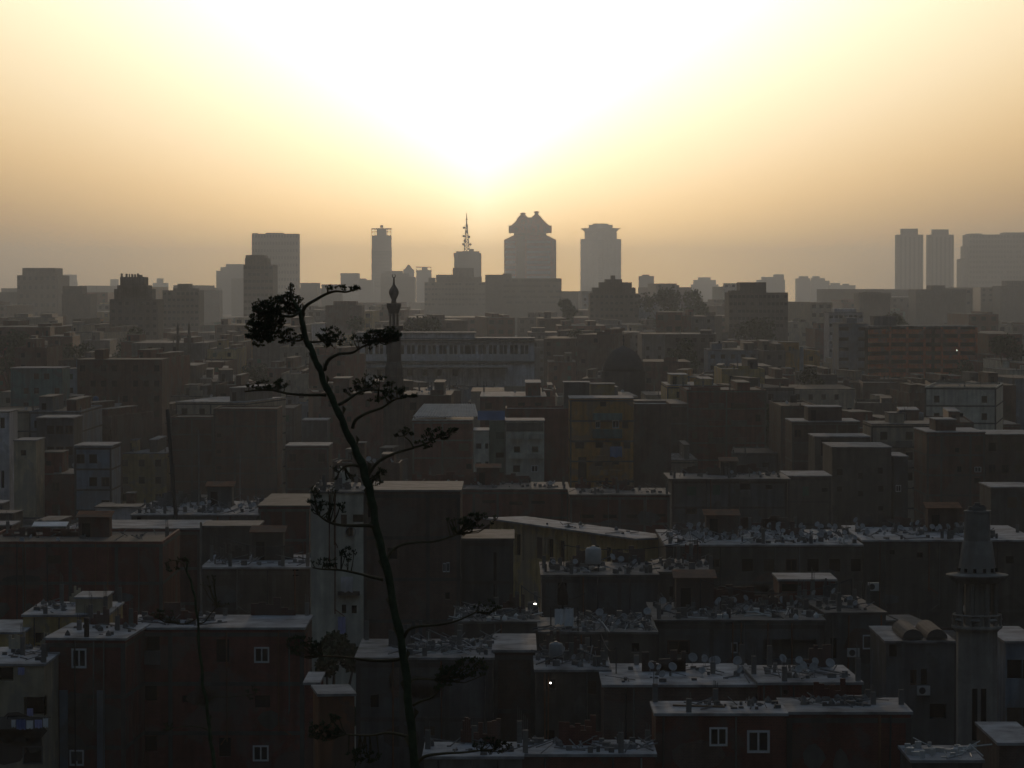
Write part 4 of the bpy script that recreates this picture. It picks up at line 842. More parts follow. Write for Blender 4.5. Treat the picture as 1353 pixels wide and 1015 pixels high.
# nothing may rise above the hand-built skyline or stand between the camera and the front blocks
items = []
for c in cand:
    h = hands_ok(c)
    if h: c[4] = h; items.append(c)
occ = [2000.0] * 1400
allb = [('H', h) for h in HANDS] + [('F', c) for c in items]
allb.sort(key=lambda q: q[1][4] if q[0] == 'H' else q[1][1])
fill = []
for k_, q in allb:
    if k_ == 'H': a, b_, yt = q[0], q[1], q[2] + 2
    else: a, b_, yt = PX(q[0], q[1]), PX(q[0] + q[2], q[1]), PY(q[4], q[1])
    a, b_ = max(0, int(a)), min(1353, int(b_) + 1)
    if b_ <= a: continue
    vis = sum(1 for i in range(a, b_) if occ[i] > yt + .8)
    gain = sum(max(0, min(40, occ[i] - yt)) for i in range(a, b_))
    if k_ == 'F' and vis > 3 and gain > 14: fill.append((gain, q))
    for i in range(a, b_): occ[i] = min(occ[i], yt)
fill.sort(key=lambda t: -t[0]); fill = [q for g_, q in fill[:430]]
fill.sort(key=lambda q: q[1])
print('FILL', len(fill), 'of', len(cand))
ORD = ['nearest', 'second', 'third', 'fourth', 'fifth', 'sixth', 'seventh', 'eighth', 'ninth', 'tenth', 'eleventh', 'twelfth', 'thirteenth', 'fourteenth', 'fifteenth', 'sixteenth', 'seventeenth', 'eighteenth', 'nineteenth', 'twentieth']
ORD += [a + '-' + b_ for a in ('twenty', 'thirty', 'forty') for b_ in ('first', 'second', 'third', 'fourth', 'fifth', 'sixth', 'seventh', 'eighth', 'ninth')]
buckets = {}
for q in fill:
    x, y, w, d, h = q; px, py = PX(x + w / 2, y), PY(h, y) + 3
    px = min(1340, max(12, px))
    best = min(LAND, key=lambda l: abs(l[0] - px) + 2.2 * abs(l[1] - py) + (60 if l[2] < y * .5 else 0))
    dx = px - best[0]; dy = py - best[1]
    rel = ('behind' if y > best[2] else 'in front of') if abs(dx) < 22 else ('left of' if dx < 0 else 'right of')
    buckets.setdefault((best[3], rel), []).append((math.hypot(dx, dy), q))
lab = {}
for (ph, rel), l in buckets.items():
    l.sort(key=lambda t: t[0])
    for i, (dd, q) in enumerate(l): lab[id(q)] = (ph, rel, ORD[i])
FB = []
STUB = mesh('column_stub', MB().box(-.13, .13, -.13, .13, 0, 1).box(-.1, -.07, -.1, -.07, 1, 1.7).box(.07, .1, -.1, -.07, 1, 1.5).box(-.02, .01, .07, .1, 1, 1.6), 'concrete')
for q in fill:
    x, y, w, d, h = q; ph, rel, od = lab[id(q)]
    wl = rs.choice(WALLS)
    if y < 330 and wl in ('pale', 'offwhite', 'cream', 'yellow', 'orange'): wl = 'grey'
    big = y > 1300; low = h < 12
    kind = 'brick_house' if wl.startswith('brick') else ('apartment_block' if not low else 'rendered_house')
    nx = max(2, int(w / rs.uniform(2.3, 3.4))); hut = rs.random()
    huts = []
    if hut < .6 and y < 2600: a = rs.uniform(.02, .3); huts = [(a, a + rs.uniform(.18, .34), .2, .7, rs.uniform(1.2, 2.8), wl)]
    if rs.random() < .45 and y < 2600: a = rs.uniform(.62, .72); huts.append((a, a + rs.uniform(.12, .26), .1, .8, rs.uniform(.8, 2.4), rs.choice([wl, 'concrete', 'brick'])))
    lb = '%s %s, %s %s the %s' % (DESC[wl], 'low house' if low else ('hazy block' if y > 900 and ' ' not in DESC[wl] else 'block'), od, rel, ph)
    random.seed(int(x * 13 + y * 7))
    rf = rs.choice(['roofdust', 'roofdark', 'roofdark']) if y < 620 else rs.choice(['roofdark'] + ['farroof'] * 3) if y < 1300 else 'farroof'
    par = rs.choice([0, 0, .3, .5]) if y < 900 else 0
    vis = 9 if y < 900 else 14
    grid = (nx, 2.9, rs.uniform(.8, 1.2), 1.15, rs.choice([['void', 'brown', 'shut'], ['void'], ['void', 'shutg', 'white'], ['void', 'shut']]), rs.choice([.1, .25, .5]), vis)
    if big: grid = (max(3, int(w / 5)), 4.5, 2.2, 2.0, ['void'], .3, 16)
    b = building(kind, lb, 0, 0, 0, 0, d, wl, world=(x, w, h, y), grid=grid if y < 3000 else None, bands=(max(2, int(w / 4)), 2.9) if (y < 650 and rs.random() < .7) else None, roof=rf, par=par, huts=huts, hand=False, eave=.03, rz=(math.radians(rs.uniform(-11, 11)) if rs.random() < .55 else 0),
                 simple=y > 450, cat='building')
    b['lab'] = '%s block %s the %s' % (DESC[wl], rel, ph); FB.append((b, y))
    if y < 700 and rs.random() < .5:
        nb = rs.choice([1, 1, 2]); a = [rs.uniform(-.46, -.1), rs.uniform(.05, .3)]
        for k in range(nb):
            bx_ = a[k] * w; bw = min(2.6, w * .22); z0 = b['H'] - 2.2
            while z0 > max(2, b['H'] - 9):
                obj('balcony', MB().box(bx_, bx_ + bw, -.85, -.04, z0 - .95, z0 - .05), rs.choice([wl, wl, 'concrete', 'greybrown', 'frame_dark']), b['root']); z0 -= 2.9
    if y < 1000:
        for i in range(rs.choice([0, 2, 4, 6])):
            p = (rs.choice([-.46, -.2, .05, .25, .46]) * w, rs.choice([.08, .9]) * d); hh = rs.uniform(.5, 1.3)
            st = obj('column_stub', STUB, None, b['root'], loc=(p[0], p[1], b['top'])); st.scale = (1, 1, hh)
        if rs.random() < .4:
            a = rs.uniform(-.48, .1) * w; obj('low_wall', MB().box(a, a + rs.uniform(.2, .38) * w, .06, .2, b['top'], b['top'] + rs.uniform(.6, 1.3)), wl, b['root'])
# ---------------------------------------------------------------- things on the roofs
random.seed(5)
for b, y in FB:
    if y < 620:
        n = random.choice([0, 1, 2, 3, 4] if y < 400 else [0, 0, 1, 2])
        for i in range(n): dish(roofpt(b, R(.08, .92), R(.1, .6)), R(-1.2, .8), 'satellite dish on the ' + b['lab'], 'satellite dishes on the roof of the ' + b['lab'] , R(.5, .9))
        if random.random() < .35: tank(roofpt(b, R(.15, .85), R(.3, .7)), 'water tank on the ' + b['lab'], 'water tanks on the roof of the ' + b['lab'], random.choice(['dish', 'tankblue', 'metaldark']))
        if y < 420: rubble(b, .05, .95, .08, .6, 10 + int(8 * b['W'] / 8), 'loose scrap on the ' + b['lab'])
    if y < 700 and random.random() < .5: rubble(b, .05, .95, .05, .7, 6, 'pale scraps on the ' + b['lab'], 'sheet', .4)
    if y < 900 and random.random() < .2: antenna(roofpt(b, R(.1, .9), .4), R(2, 4), 'thin aerial on the ' + b['lab'], 'aerials on the roof of the ' + b['lab'])
def crowd(b, n, fx0, fx1, fy0, fy1, phrase, s0=.8, s1=1.4, q=.54):
    for i in range(n): dish(roofpt(b, R(fx0, fx1), R(fy0, fy1)), R(-1.3, .9), 'satellite dish on the ' + phrase, 'satellite dishes on the ' + phrase, R(s0, s1) * q)
crowd(bD, 90, .02, .98, .06, .95, 'roof of the long dish-crowded block', .6, 1.15)
crowd(bD2, 26, .02, .75, .06, .95, 'roof of the dark right wing of the dish-crowded block', .6, 1.15)
rubble(bD, .02, .98, .03, .9, 150, 'scrap, planks and crates littering the long dish-crowded roof', 'roofdark', .8)
rubble(bD, .3, .98, .03, .9, 60, 'pale sheets and boxes among the dishes on the long roof', 'sheet', .5)
rubble(bD2, .02, .8, .03, .9, 90, 'scrap and boxes on the roof right wing behind the near minaret', 'roofdark', .8)
rubble(bE, .02, .98, .05, .9, 130, 'heaps of scrap, jars and planks on the cluttered roof', 'roofdark', .9)
rubble(bE, .02, .98, .05, .5, 26, 'pale boxes and basins on the cluttered roof', 'sheet', .35)
rubble(bE2, .02, .9, .1, .9, 40, 'scrap on the roof right of the cluttered roof', 'roofdark', .6)
crowd(bE, 9, .05, .95, .1, .9, 'cluttered roof left of the near minaret', .8, 1.3); crowd(bE2, 4, .1, .9, .1, .9, 'grey roof right of the cluttered roof', .8, 1.1)
crowd(bB6, 13, .3, .97, .1, .95, 'wide pale dusty roof', .8, 1.3); crowd(bB7, 7, .35, .95, .2, .9, 'small pale roof behind the nearest block', .9, 1.3)
rubble(bB6, .05, .95, .1, .9, 30, 'bits of scrap on the wide pale dusty roof', 'roofdark', .3); rubble(bB7, .03, .9, .2, .9, 40, 'scrap on the small pale roof', 'roofdark', .4)
rubble(bB4, .25, .98, .3, .9, 34, 'flattened scrap and wood on the left half of the nearest roof', 'roofdark', .25); rubble(bB5, .15, .75, .35, .9, 46, 'heap of tangled scrap on the right half of the nearest roof', 'roofdark', .3)
rubble(bL, .02, .98, .08, .95, 70, 'scrap and frames on the wide littered-roof grey house', 'roofdark', .8); rubble(bL, .1, .9, .1, .8, 20, 'pale sheets on the wide littered-roof grey house', 'sheet', .4); crowd(bL, 6, .1, .9, .1, .9, 'wide littered-roof grey house', .8, 1.2)
rubble(bF, .02, .98, .08, .95, 40, 'scrap on the grey house right of the littered-roof house', 'roofdark', .7)
rubble(bM1, .02, .98, .08, .9, 26, 'scraps on the low brown bottom rooftop', 'roofdark', .25); rubble(bM2, .02, .98, .08, .9, 50, 'scraps on the low dark red bottom rooftop', 'roofdark', .4)
rubble(bC1, .02, .5, .1, .9, 22, 'scraps on the cream square-windowed house roof', 'roofdark', .4); rubble(bC2, .1, .95, .1, .9, 26, 'scraps on the corner cream house roof', 'roofdark', .3)
rubble(bM3, .02, .98, .08, .9, 40, 'pale heap of sacks and boards on the bottom right roof', 'sheet', .5); rubble(bW2, .02, .98, .08, .9, 50, 'scrap on the dark red three-slot wing roof', 'roofdark', .7); rubble(bN, .02, .98, .1, .9, 34, 'scrap on the green-shuttered grey house roof', 'roofdark', .8); crowd(bN, 4, .4, .98, .1, .6, 'green-shuttered grey house roof', .8, 1.1)
rubble(bI, .0, .5, .1, .9, 26, 'boards on the left of the brown pole-side block roof', 'roofdark', .5)
t = thing('sheet_awning', 'long bright pale sheet awning over the very dark red block, left', 'awning', (X(64, 275), 275, 0)); w_ = X(87, 275) - X(64, 275)
obj('sheet', MB().loft([[(-w_, 0, z), (w_, 0, z), (w_, 1.6, z + .25), (-w_, 1.6, z + .25)] for z in (Z(696, 275), Z(696, 275) + .05)]), 'frame_white', t)
obj('post', MB().box(-w_ + .1, -w_ + .18, .1, .18, 0, Z(696, 275)), 'metaldark', t); obj('post', MB().box(w_ - .18, w_ - .1, .1, .18, 0, Z(696, 275)), 'metaldark', t)
rubble(bR, .02, .5, .1, .9, 50, 'scrap and dry branches on the lower left brick block roof', 'roofdark', .45); rubble(bR2, .05, .95, .1, .8, 20, 'scrap on the roof of the turned left wing', 'roofdark', .3)
rubble(bH, .02, .98, .05, .95, 150, 'dark clutter over the pale littered roof at left', 'roofdark', .9); crowd(bH, 9, .3, .98, .05, .6, 'pale littered roof at left', .8, 1.3)
rubble(bI, .5, .98, .1, .9, 26, 'scrap on the brown concrete block roof', 'roofdark', .5); rubble(bJ, .0, .9, .05, .8, 60, 'scrap on the long very dark red block roof', 'roofdark', .8)
crowd(bJ, 3, .2, .6, .1, .6, 'long very dark red block roof', .8, 1.1)
rubble(bG, .05, .95, .1, .9, 26, 'scrap on the pale end-walled block roof', 'roofdark', .6); rubble(bY, .35, .95, .1, .8, 16, 'scrap on the yellow building roof', 'roofdark', .3)
rubble(bW, .05, .95, .1, .8, 60, 'scrap on the long low red building roof', 'roofdark', .6); crowd(bW, 7, .1, .95, .1, .6, 'long low red building roof', .8, 1.2)
rubble(bB8, .02, .95, .1, .95, 60, 'baskets, boards and scrap on the old house roof', 'roofdark', .8); crowd(bB8, 4, .1, .9, .3, .9, 'old house roof with the scrap', .7, 1.0)
tank(roofpt(bB8, .28, .3), 'round grey tank on the old house roof with the scrap', None, 'dish', .7)
tank(roofpt(bL, .45, .25), 'large pale tank on the wide littered-roof grey house', None, 'sheet', 1.0)
rubble(bK1, .02, .98, .05, .95, 110, 'heaped scrap and boards on the low roof left of the white sheets', 'roofdark', .7); rubble(bK1, .05, .95, .05, .8, 24, 'pale sheets on the low roof left of the white sheets', 'sheet', .4)
rubble(bK2, .34, .98, .05, .95, 130, 'heaped scrap, frames and barrels below the two white sheets', 'roofdark', .8); rubble(bK2, .02, .34, .02, .2, 14, 'scraps in front of the two white sheets', 'roofdark', .25); rubble(bK2, .34, .98, .05, .9, 30, 'pale bowls and sheets among the heap below the white sheets', 'sheet', .5)
rubble(bK3, .3, .98, .1, .95, 90, 'scrap on the arched-door grey house roof', 'roofdark', .7); rubble(bK3, .4, .98, .1, .8, 22, 'pale scraps on the arched-door grey house roof', 'sheet', .4)
crowd(bK2, 8, .4, .98, .1, .9, 'heaped roof below the two white sheets', .8, 1.2)
random.seed(33)
def dress(b, wl, stubs=5, walls=2, pipes=3, patches=4, shed=False):
    W, d, H = b['W'], b['dep'], b['H']
    for i in range(pipes):
        x = R(-.47, .47) * W; z0 = H - R(3, 9); obj('drain_pipe', MB().tube([(x, -.14, H - .05), (x + R(-.05, .05), -.14, z0)], .045, 6).tube([(x, -.14, z0 + .3), (x + R(-.8, .8), -.13, z0 - .2)], .035, 5), random.choice(['metaldark', 'concrete', 'rust']), b['root'])
    for i in range(patches):
        x, z = R(-.45, .35) * W, H - R(1.2, 8); w_, h_ = R(.5, 1.8), R(.4, 1.3); pts = []
        for q in range(9):
            a = q * 2 * math.pi / 9; pts.append((x + w_ * math.cos(a) * R(.6, 1), z + h_ * math.sin(a) * R(.6, 1)))
        obj('plaster_patch', MB().poly(pts[::-1], -.012, -.002), random.choice(['slab', 'greybrown', 'brick_brown', 'grey']), b['root'])
    for i in range(stubs):
        st = obj('column_stub', STUB, None, b['root'], loc=(random.choice([-.485, -.25, 0, .25, .485]) * W * .98, random.choice([.06, .5, .94]) * d, b['top'])); st.scale = (1, 1, R(.4, 1.2))
    for i in range(walls):
        a = R(-.48, .2) * W; l = R(.12, .3) * W; y = random.choice([.88, .6, .95]) * d; m = MB(); n_ = 6; x = a
        for q in range(n_): m.box(x, x + l / n_ - .002, y, y + .15, b['top'], b['top'] + R(.35, 1.25)); x += l / n_
        obj('broken_parapet', m, wl, b['root'])
    if shed:
        a = R(-.4, .15) * W; w_ = R(1.6, 2.8); y = .55 * d; hh = R(1.5, 2.1)
        so2 = obj('roof_shed', MB().box(a, a + w_, y, y + 1.8, b['top'], b['top'] + hh), wl, b['root'])
        obj('shed_roof', MB().loft([[(a - .2, y - .3, z), (a + w_ + .2, y - .3, z), (a + w_ + .2, y + 2, z + .35), (a - .2, y + 2, z + .35)] for z in (b['top'] + hh + .01, b['top'] + hh + .06)]), 'rust', so2)
        obj('door', MB().box(a + .3, a + .95, y - .03, y - .005, b['top'], b['top'] + 1.4), 'interior', so2)
for b, wl, kw in ((bR, 'brick_red', {}), (bR2, 'brick_red', {}), (bB4, 'brick_red', dict(stubs=3, walls=0, patches=2)), (bB5, 'brick_red', dict(stubs=3, walls=1, patches=3)), (bB6, 'brick_brown', {}), (bB7, 'brick_red', dict(walls=1)),
                  (bB8, 'brick_brown', dict(walls=3)), (bK1, 'brick', {}), (bK2, 'brick_brown', dict(stubs=0, walls=0)), (bK3, 'grey', dict(patches=6)), (bD, 'brick_brown', dict(pipes=8, patches=10, stubs=10, walls=4, shed=True)), (bD2, 'brick_brown', dict(pipes=7, patches=8, walls=4, shed=True)),
                  (bE, 'brick', dict(pipes=5, walls=4, shed=True)), (bE2, 'grey', {}), (bL, 'brick_brown', dict(pipes=4, walls=3)), (bF, 'brick', dict(walls=3)), (bG, 'pale', dict(patches=0)), (bI, 'greybrown', dict(patches=6, walls=3, shed=True)), (bJ, 'brick_red', dict(pipes=6, patches=8, walls=3, shed=True)),
                  (bW, 'brick_red', dict(pipes=5, walls=5, shed=True)), (bW2, 'brick_red', dict(walls=4)), (bN, 'brick_brown', dict(walls=4, shed=True)), (bH, 'concrete', dict(walls=4, shed=True)), (bC2, 'cream', dict(patches=5)), (bC1, 'cream', dict(walls=1)), (bM1, 'brick', {}), (bM2, 'brick_red', {})):
    dress(b, wl, **kw)
def cable(b1, f1, b2, f2, h1, h2, sag, label):
    p, q = Vector(roofpt(b1, *f1, h1)), Vector(roofpt(b2, *f2, h2)); n_ = 14
    m = MB().tube([p.lerp(q, i / n_) - Vector((0, 0, sag * 4 * (i / n_) * (1 - i / n_))) for i in range(n_ + 1)], .025, 4)
    for e_, h_ in ((p, h1), (q, h2)): m.tube([(e_.x, e_.y, e_.z - h_), (e_.x, e_.y, e_.z + .05)], .035, 5)
    tag(obj('overhead_cable', m, 'metaldark'), label, 'cable')
cable(bB8, (.9, .4), bB6, (.1, .5), 1.6, 1.4, .5, 'sagging dark cable from the old bulb-lit house to the dusty roof'); cable(bK1, (.8, .5), bK2, (.4, .5), 1.8, 1.9, .7, 'sagging dark cable between the two heaped low roofs')
cable(bE, (.3, .5), bE2, (.7, .5), 2.0, 1.6, .9, 'sagging dark cable over the cluttered roof'); cable(bL, (.2, .5), bF, (.8, .5), 1.6, 1.8, .5, 'sagging dark cable over the wide littered-roof grey house'); cable(bI, (.1, .5), bI, (.9, .4), 1.9, 1.5, .6, 'dark cable strung over the brown pole-side block roof')
# ---------------------------------------------------------------- trees
random.seed(21)
tree('tree', 'dark round-crowned tree beside the pale rendered end wall', X(436, 224), 224, 0, Z(803, 224), 4.6, 3800, .2)
for px, D, py, w, lb in ((18, 900, 424, 14, 'dark tree mass at the far left edge behind the roofs'), (60, 860, 448, 12, 'dark spreading tree right of the far left one'), (95, 880, 444, 13, 'dark hazy tree left of the brick block with the roof hut'),
                         (880, 1650, 376, 24, 'broad dark tree crown just right of the cornice tower foot'), (915, 1620, 376, 24, 'second broad dark tree crown right of the cornice tower foot'), (745, 1500, 384, 14, 'small dark tree between pagoda-crowned tower foot and stepped block'),
                         (952, 700, 470, 7, 'small hazy tree left of the ochre arches'), (1070, 760, 470, 8, 'hazy tree below the white windowed block'), (330, 820, 470, 10, 'hazy dark tree behind the large brick block'),
                         (285, 850, 478, 12, 'hazy dark tree left of the seed-headed stalk'), (1012, 620, 520, 7, 'dark tree among the roofs right of centre'), (1250, 560, 545, 6, 'low tree behind the tall brick block at right'),
                         (1275, 940, 470, 12, 'dark tree in front of the red-banded building right end'), (470, 1150, 408, 16, 'hazy tree mass left of the far slender minaret'),
                         (560, 1100, 410, 16, 'hazy tree mass right of the far slender minaret'),
                         (760, 1050, 425, 14, 'hazy tree mass below the cornice tower'),
                         (1000, 1150, 410, 14, 'hazy tree below the raised-middle block'),
                         (905, 900, 436, 12, 'hazy dark tree behind the ochre arches'),
                         (180, 1050, 426, 16, 'hazy dark tree below the dark stepped left tower'),
                         (1180, 1250, 402, 14, 'hazy tree mass below the twin towers'),
                         (1330, 900, 432, 14, 'hazy dark tree at the far right edge'),
                         (700, 640, 512, 6, 'small tree below the long pale classical building')):
    tree('tree', lb, X(px, D), D, 0, Z(py, D), w, 2600, max(.3, w * .03), 'trees among the far roofs')
# ---------------------------------------------------------------- poles
def pole(name, label, pts, D, r, m, cat='pole', extra=None):
    P_ = [(X(a, D), D, Z(b_, D)) for a, b_ in pts]; base = (P_[-1][0], D, 0)
    t = thing(name, label, cat, base); o = obj('pole', MB().tube([(a - base[0], 0, c) for a, _, c in P_] + [(0, 0, 0)], r, 6), m, t)
    return t
t = pole('mast', 'tall dark leaning mast at left rising past the large brick block', [(221, 541), (228, 640), (233, 690)], 298, .16, 'metaldark', 'mast')
for i, py in enumerate(range(560, 690, 22)): obj('rung', MB().box(-.35, .35, -.05, .05, Z(py, 298), Z(py, 298) + .07), 'metaldark', t, loc=((X(222 + (py - 541) * .075, 298) - t.location.x), 0, 0))
pole('mast', 'thin dark upright mast beside the leaning one', [(229.5, 612), (230, 690)], 300, .07, 'metaldark', 'mast')
pole('aerial_pole', 'thin pale aerial pole in front of the large brick block', [(262, 569), (262.5, 660)], 312, .06, 'metal')
pole('street_pole', 'pale upright pole before the brown concrete block, lower left', [(265, 690), (265, 835)], 226, .08, 'metal')
pole('aerial_pole', 'short thin pole right of the pale aerial pole', [(317, 600), (317, 640)], 520, .06, 'metal')
pole('chimney_pipe', 'pale thin upright post standing among hazy roofs right of centre', [(1059, 458), (1059, 500)], 760, .45, 'sheet', 'pipe')
# ---------------------------------------------------------------- washing, bulbs, details
cloth('hanging_sheet', 'left one of two big white sheets hanging on the line, lower centre', 733, 745, 804, 825, 207.5, 'cloth_white', group=None)
cloth('hanging_sheet', 'right one of two big white sheets hanging on the line, lower centre', 745.5, 758, 803, 829, 207.5, 'cloth_white', group=None)
tag(obj('washing_line', MB().tube([(X(728, 207.5), 207.5, Z(804, 207.5)), (X(745, 207.5), 207.5, Z(804.5, 207.5)), (X(764, 207.5), 207.5, Z(802.5, 207.5))], .02, 4).tube([(X(728, 207.5), 207.55, Z(829, 207.5)), (X(728, 207.5), 207.55, Z(802, 207.5))], .04, 5).tube([(X(764, 207.5), 207.55, Z(829, 207.5)), (X(764, 207.5), 207.55, Z(801, 207.5))], .04, 5), 'metaldark'), 'washing line carrying the two big white sheets', 'washing line')
tag(obj('dark_tapered_shape', MB().lathe([(.02, Z(800, 209.5)), (.32, Z(799, 209.5)), (.34, Z(788, 209.5)), (.22, Z(776, 209.5)), (.04, Z(769, 209.5))], X(743.5, 209.5), 209.5, 12).tube([(X(743.5, 209.5), 209.5, Z(826, 209.5)), (X(743.5, 209.5), 209.5, Z(798, 209.5))], .05, 6), 'cloth_black'), 'dark round-topped shape on a pole just above the white sheets', 'parasol')  # black round-topped solid on a thin pole
for x0, x1, y0, y1, mm, lb in ((13, 19, 951, 961, 'cloth_white', 'pale towel, leftmost of the washing on the corner balcony'), (20, 32, 950, 964, 'cloth_blue', 'dark blue garment on the corner balcony line'), (33, 42, 952, 963, 'cloth_white', 'white shirt with a dark mark in the middle of the corner balcony washing'),
                               (44, 54, 951, 962, 'cloth_lilac', 'lilac-blue shirt on the corner balcony line'), (55, 62, 949, 961, 'cloth_white', 'pale towel, rightmost of the washing on the corner balcony')):
    cloth('hanging_garment', lb, x0, x1, y0, y1, 191.5, mm, 'laundry', 'washing hung on the corner balcony')
tag(obj('washing_line', MB().tube([(X(8, 191.5), 191.5, Z(950, 191.5)), (X(36, 191.5), 191.5, Z(950.8, 191.5)), (X(66, 191.5), 191.5, Z(948, 191.5))], .02, 4).tube([(X(8, 191.5), 191.5, Z(950, 191.5)), (X(8, 192.5), 192.7, Z(950, 191.5))], .02, 4).tube([(X(56, 191.5), 191.5, Z(949, 191.5)), (X(56, 191.5), 192.7, Z(949, 191.5))], .02, 4), 'metaldark'), 'washing line along the corner balcony, lower left', 'washing line')
cloth('hanging_garment', 'white vest hanging above the corner balcony line', 34, 42, 936, 946, 192.2, 'cloth_lilac', 'laundry')
cloth('hanging_garment', 'small lilac cloth left of the yellow wall, lower left', 22, 31, 882, 892, 192.6, 'cloth_lilac', 'laundry')
cloth('hanging_garment', 'long lilac dress hanging on the pale rendered end wall', 446, 456, 815, 840, 235.6, 'cloth_lilac', 'laundry')
cloth('hanging_sheet', 'pale sheet draped below the balcony of the pale rendered wall', 450, 466, 762, 782, 235.5, 'offwhite', 'laundry')
obj('balcony', MB().box(X(446, 236) - bG['x0'] - bG['W'] / 2, X(475, 236) - bG['x0'] - bG['W'] / 2, -.45, -.02, Z(786, 236), Z(781, 236)), 'greybrown', bG['root'])
obj('fan_grille', MB().tube([(X(463, 236) - bG['x0'] - bG['W'] / 2 + .36 * math.cos(q * math.pi / 8), -.12, Z(703, 236) + .36 * math.sin(q * math.pi / 8)) for q in range(17)], .035, 5), 'metal', bG['root'])
for i in range(5): cloth('hanging_garment', 'small white striped cloth, %s on the line below the old house' % ['leftmost', 'second from left', 'middle one', 'fourth from left', 'rightmost'][i], 724 + i * 5.4, 729 + i * 5.4, 981, 996, 181.5, 'cloth_white' if i % 2 == 0 else 'offwhite', 'laundry', 'white cloths on the line below the old house')
tag(obj('washing_line', MB().tube([(X(722, 181.5), 181.5, Z(981, 181.5)), (X(753, 181.5), 181.5, Z(981, 181.5)), (X(775, 181.5), 181.5, Z(983, 181.5))], .02, 4).tube([(X(724, 181.5), 181.5, Z(981, 181.5)), (X(724, 182.9), 182.95, Z(981, 181.5))], .02, 4).tube([(X(774, 181.5), 181.5, Z(983, 181.5)), (X(774, 181.5), 182.95, Z(983, 181.5))], .02, 4), 'metaldark'), 'washing line below the old house windows', 'washing line')
def bulb(px, py, D, lb, r=.05, flat=False):
    t = thing('lamp', lb, 'lamp', (X(px, D), D, Z(py, D)))
    m = MB(); m.lathe([(.01, -r), (r * .7, -r * .7), (r, 0), (r * .7, r * .7), (.01, r)], 0, 0, 10)
    if flat: m.v = [(a * 1.7, b_, c * .7) for a, b_, c in m.v]
    obj('bulb', m, 'lamplight', t, True); obj('lamp_cap', MB().lathe([(.03, r * .8), (.05, r * 2.1)], 0, 0, 8).tube([(0, 0, r * 2), (0, .9, r * 2.4)], .02, 5), 'metaldark', t)
bulb(727.5, 902.5, 182.6, 'small burning bulb at the old house window, lower centre')
bulb(707, 798, 211, 'small bright lamp burning among the roofs, lower centre', .06, True)
bulb(1264, 463, 985, 'tiny bright light in front of the red-banded building', .11)
# air conditioners
def aircon(px, py, D, lb):
    t = thing('air_conditioner', lb, 'air conditioner', (X(px, D), D, Z(py, D)))
    obj('casing', MB().box(-.38, .38, -.32, -.02, -.27, .27), 'sheet', t); obj('fan', MB().loft([[(-.08 + .2 * math.cos(q * math.pi / 7), y_, .2 * math.sin(q * math.pi / 7)) for q in range(14)] for y_ in (-.335, -.322)]), 'metaldark', t)
aircon(1154, 775, 227, 'pale air conditioner box on the brown wall above the cluttered roof'); aircon(1221, 912, 200, 'pale air conditioner box on the dark house left of the near minaret')
aircon(951, 452, 690, 'small pale box high on a hazy wall right of centre'); aircon(1128, 862, 213.8, 'air conditioner box under the white window, right')
# plank on the nearest roof
x_, y_, z_ = roofpt(bB4, .15, .55); tag(obj('plank', MB().box(0, 2.6, 0, .12, 0, .08), 'wood', loc=(x_, y_, z_ + .01)), 'long dark plank lying on the nearest pale roof', 'plank').rotation_euler = (0, 0, -.25)
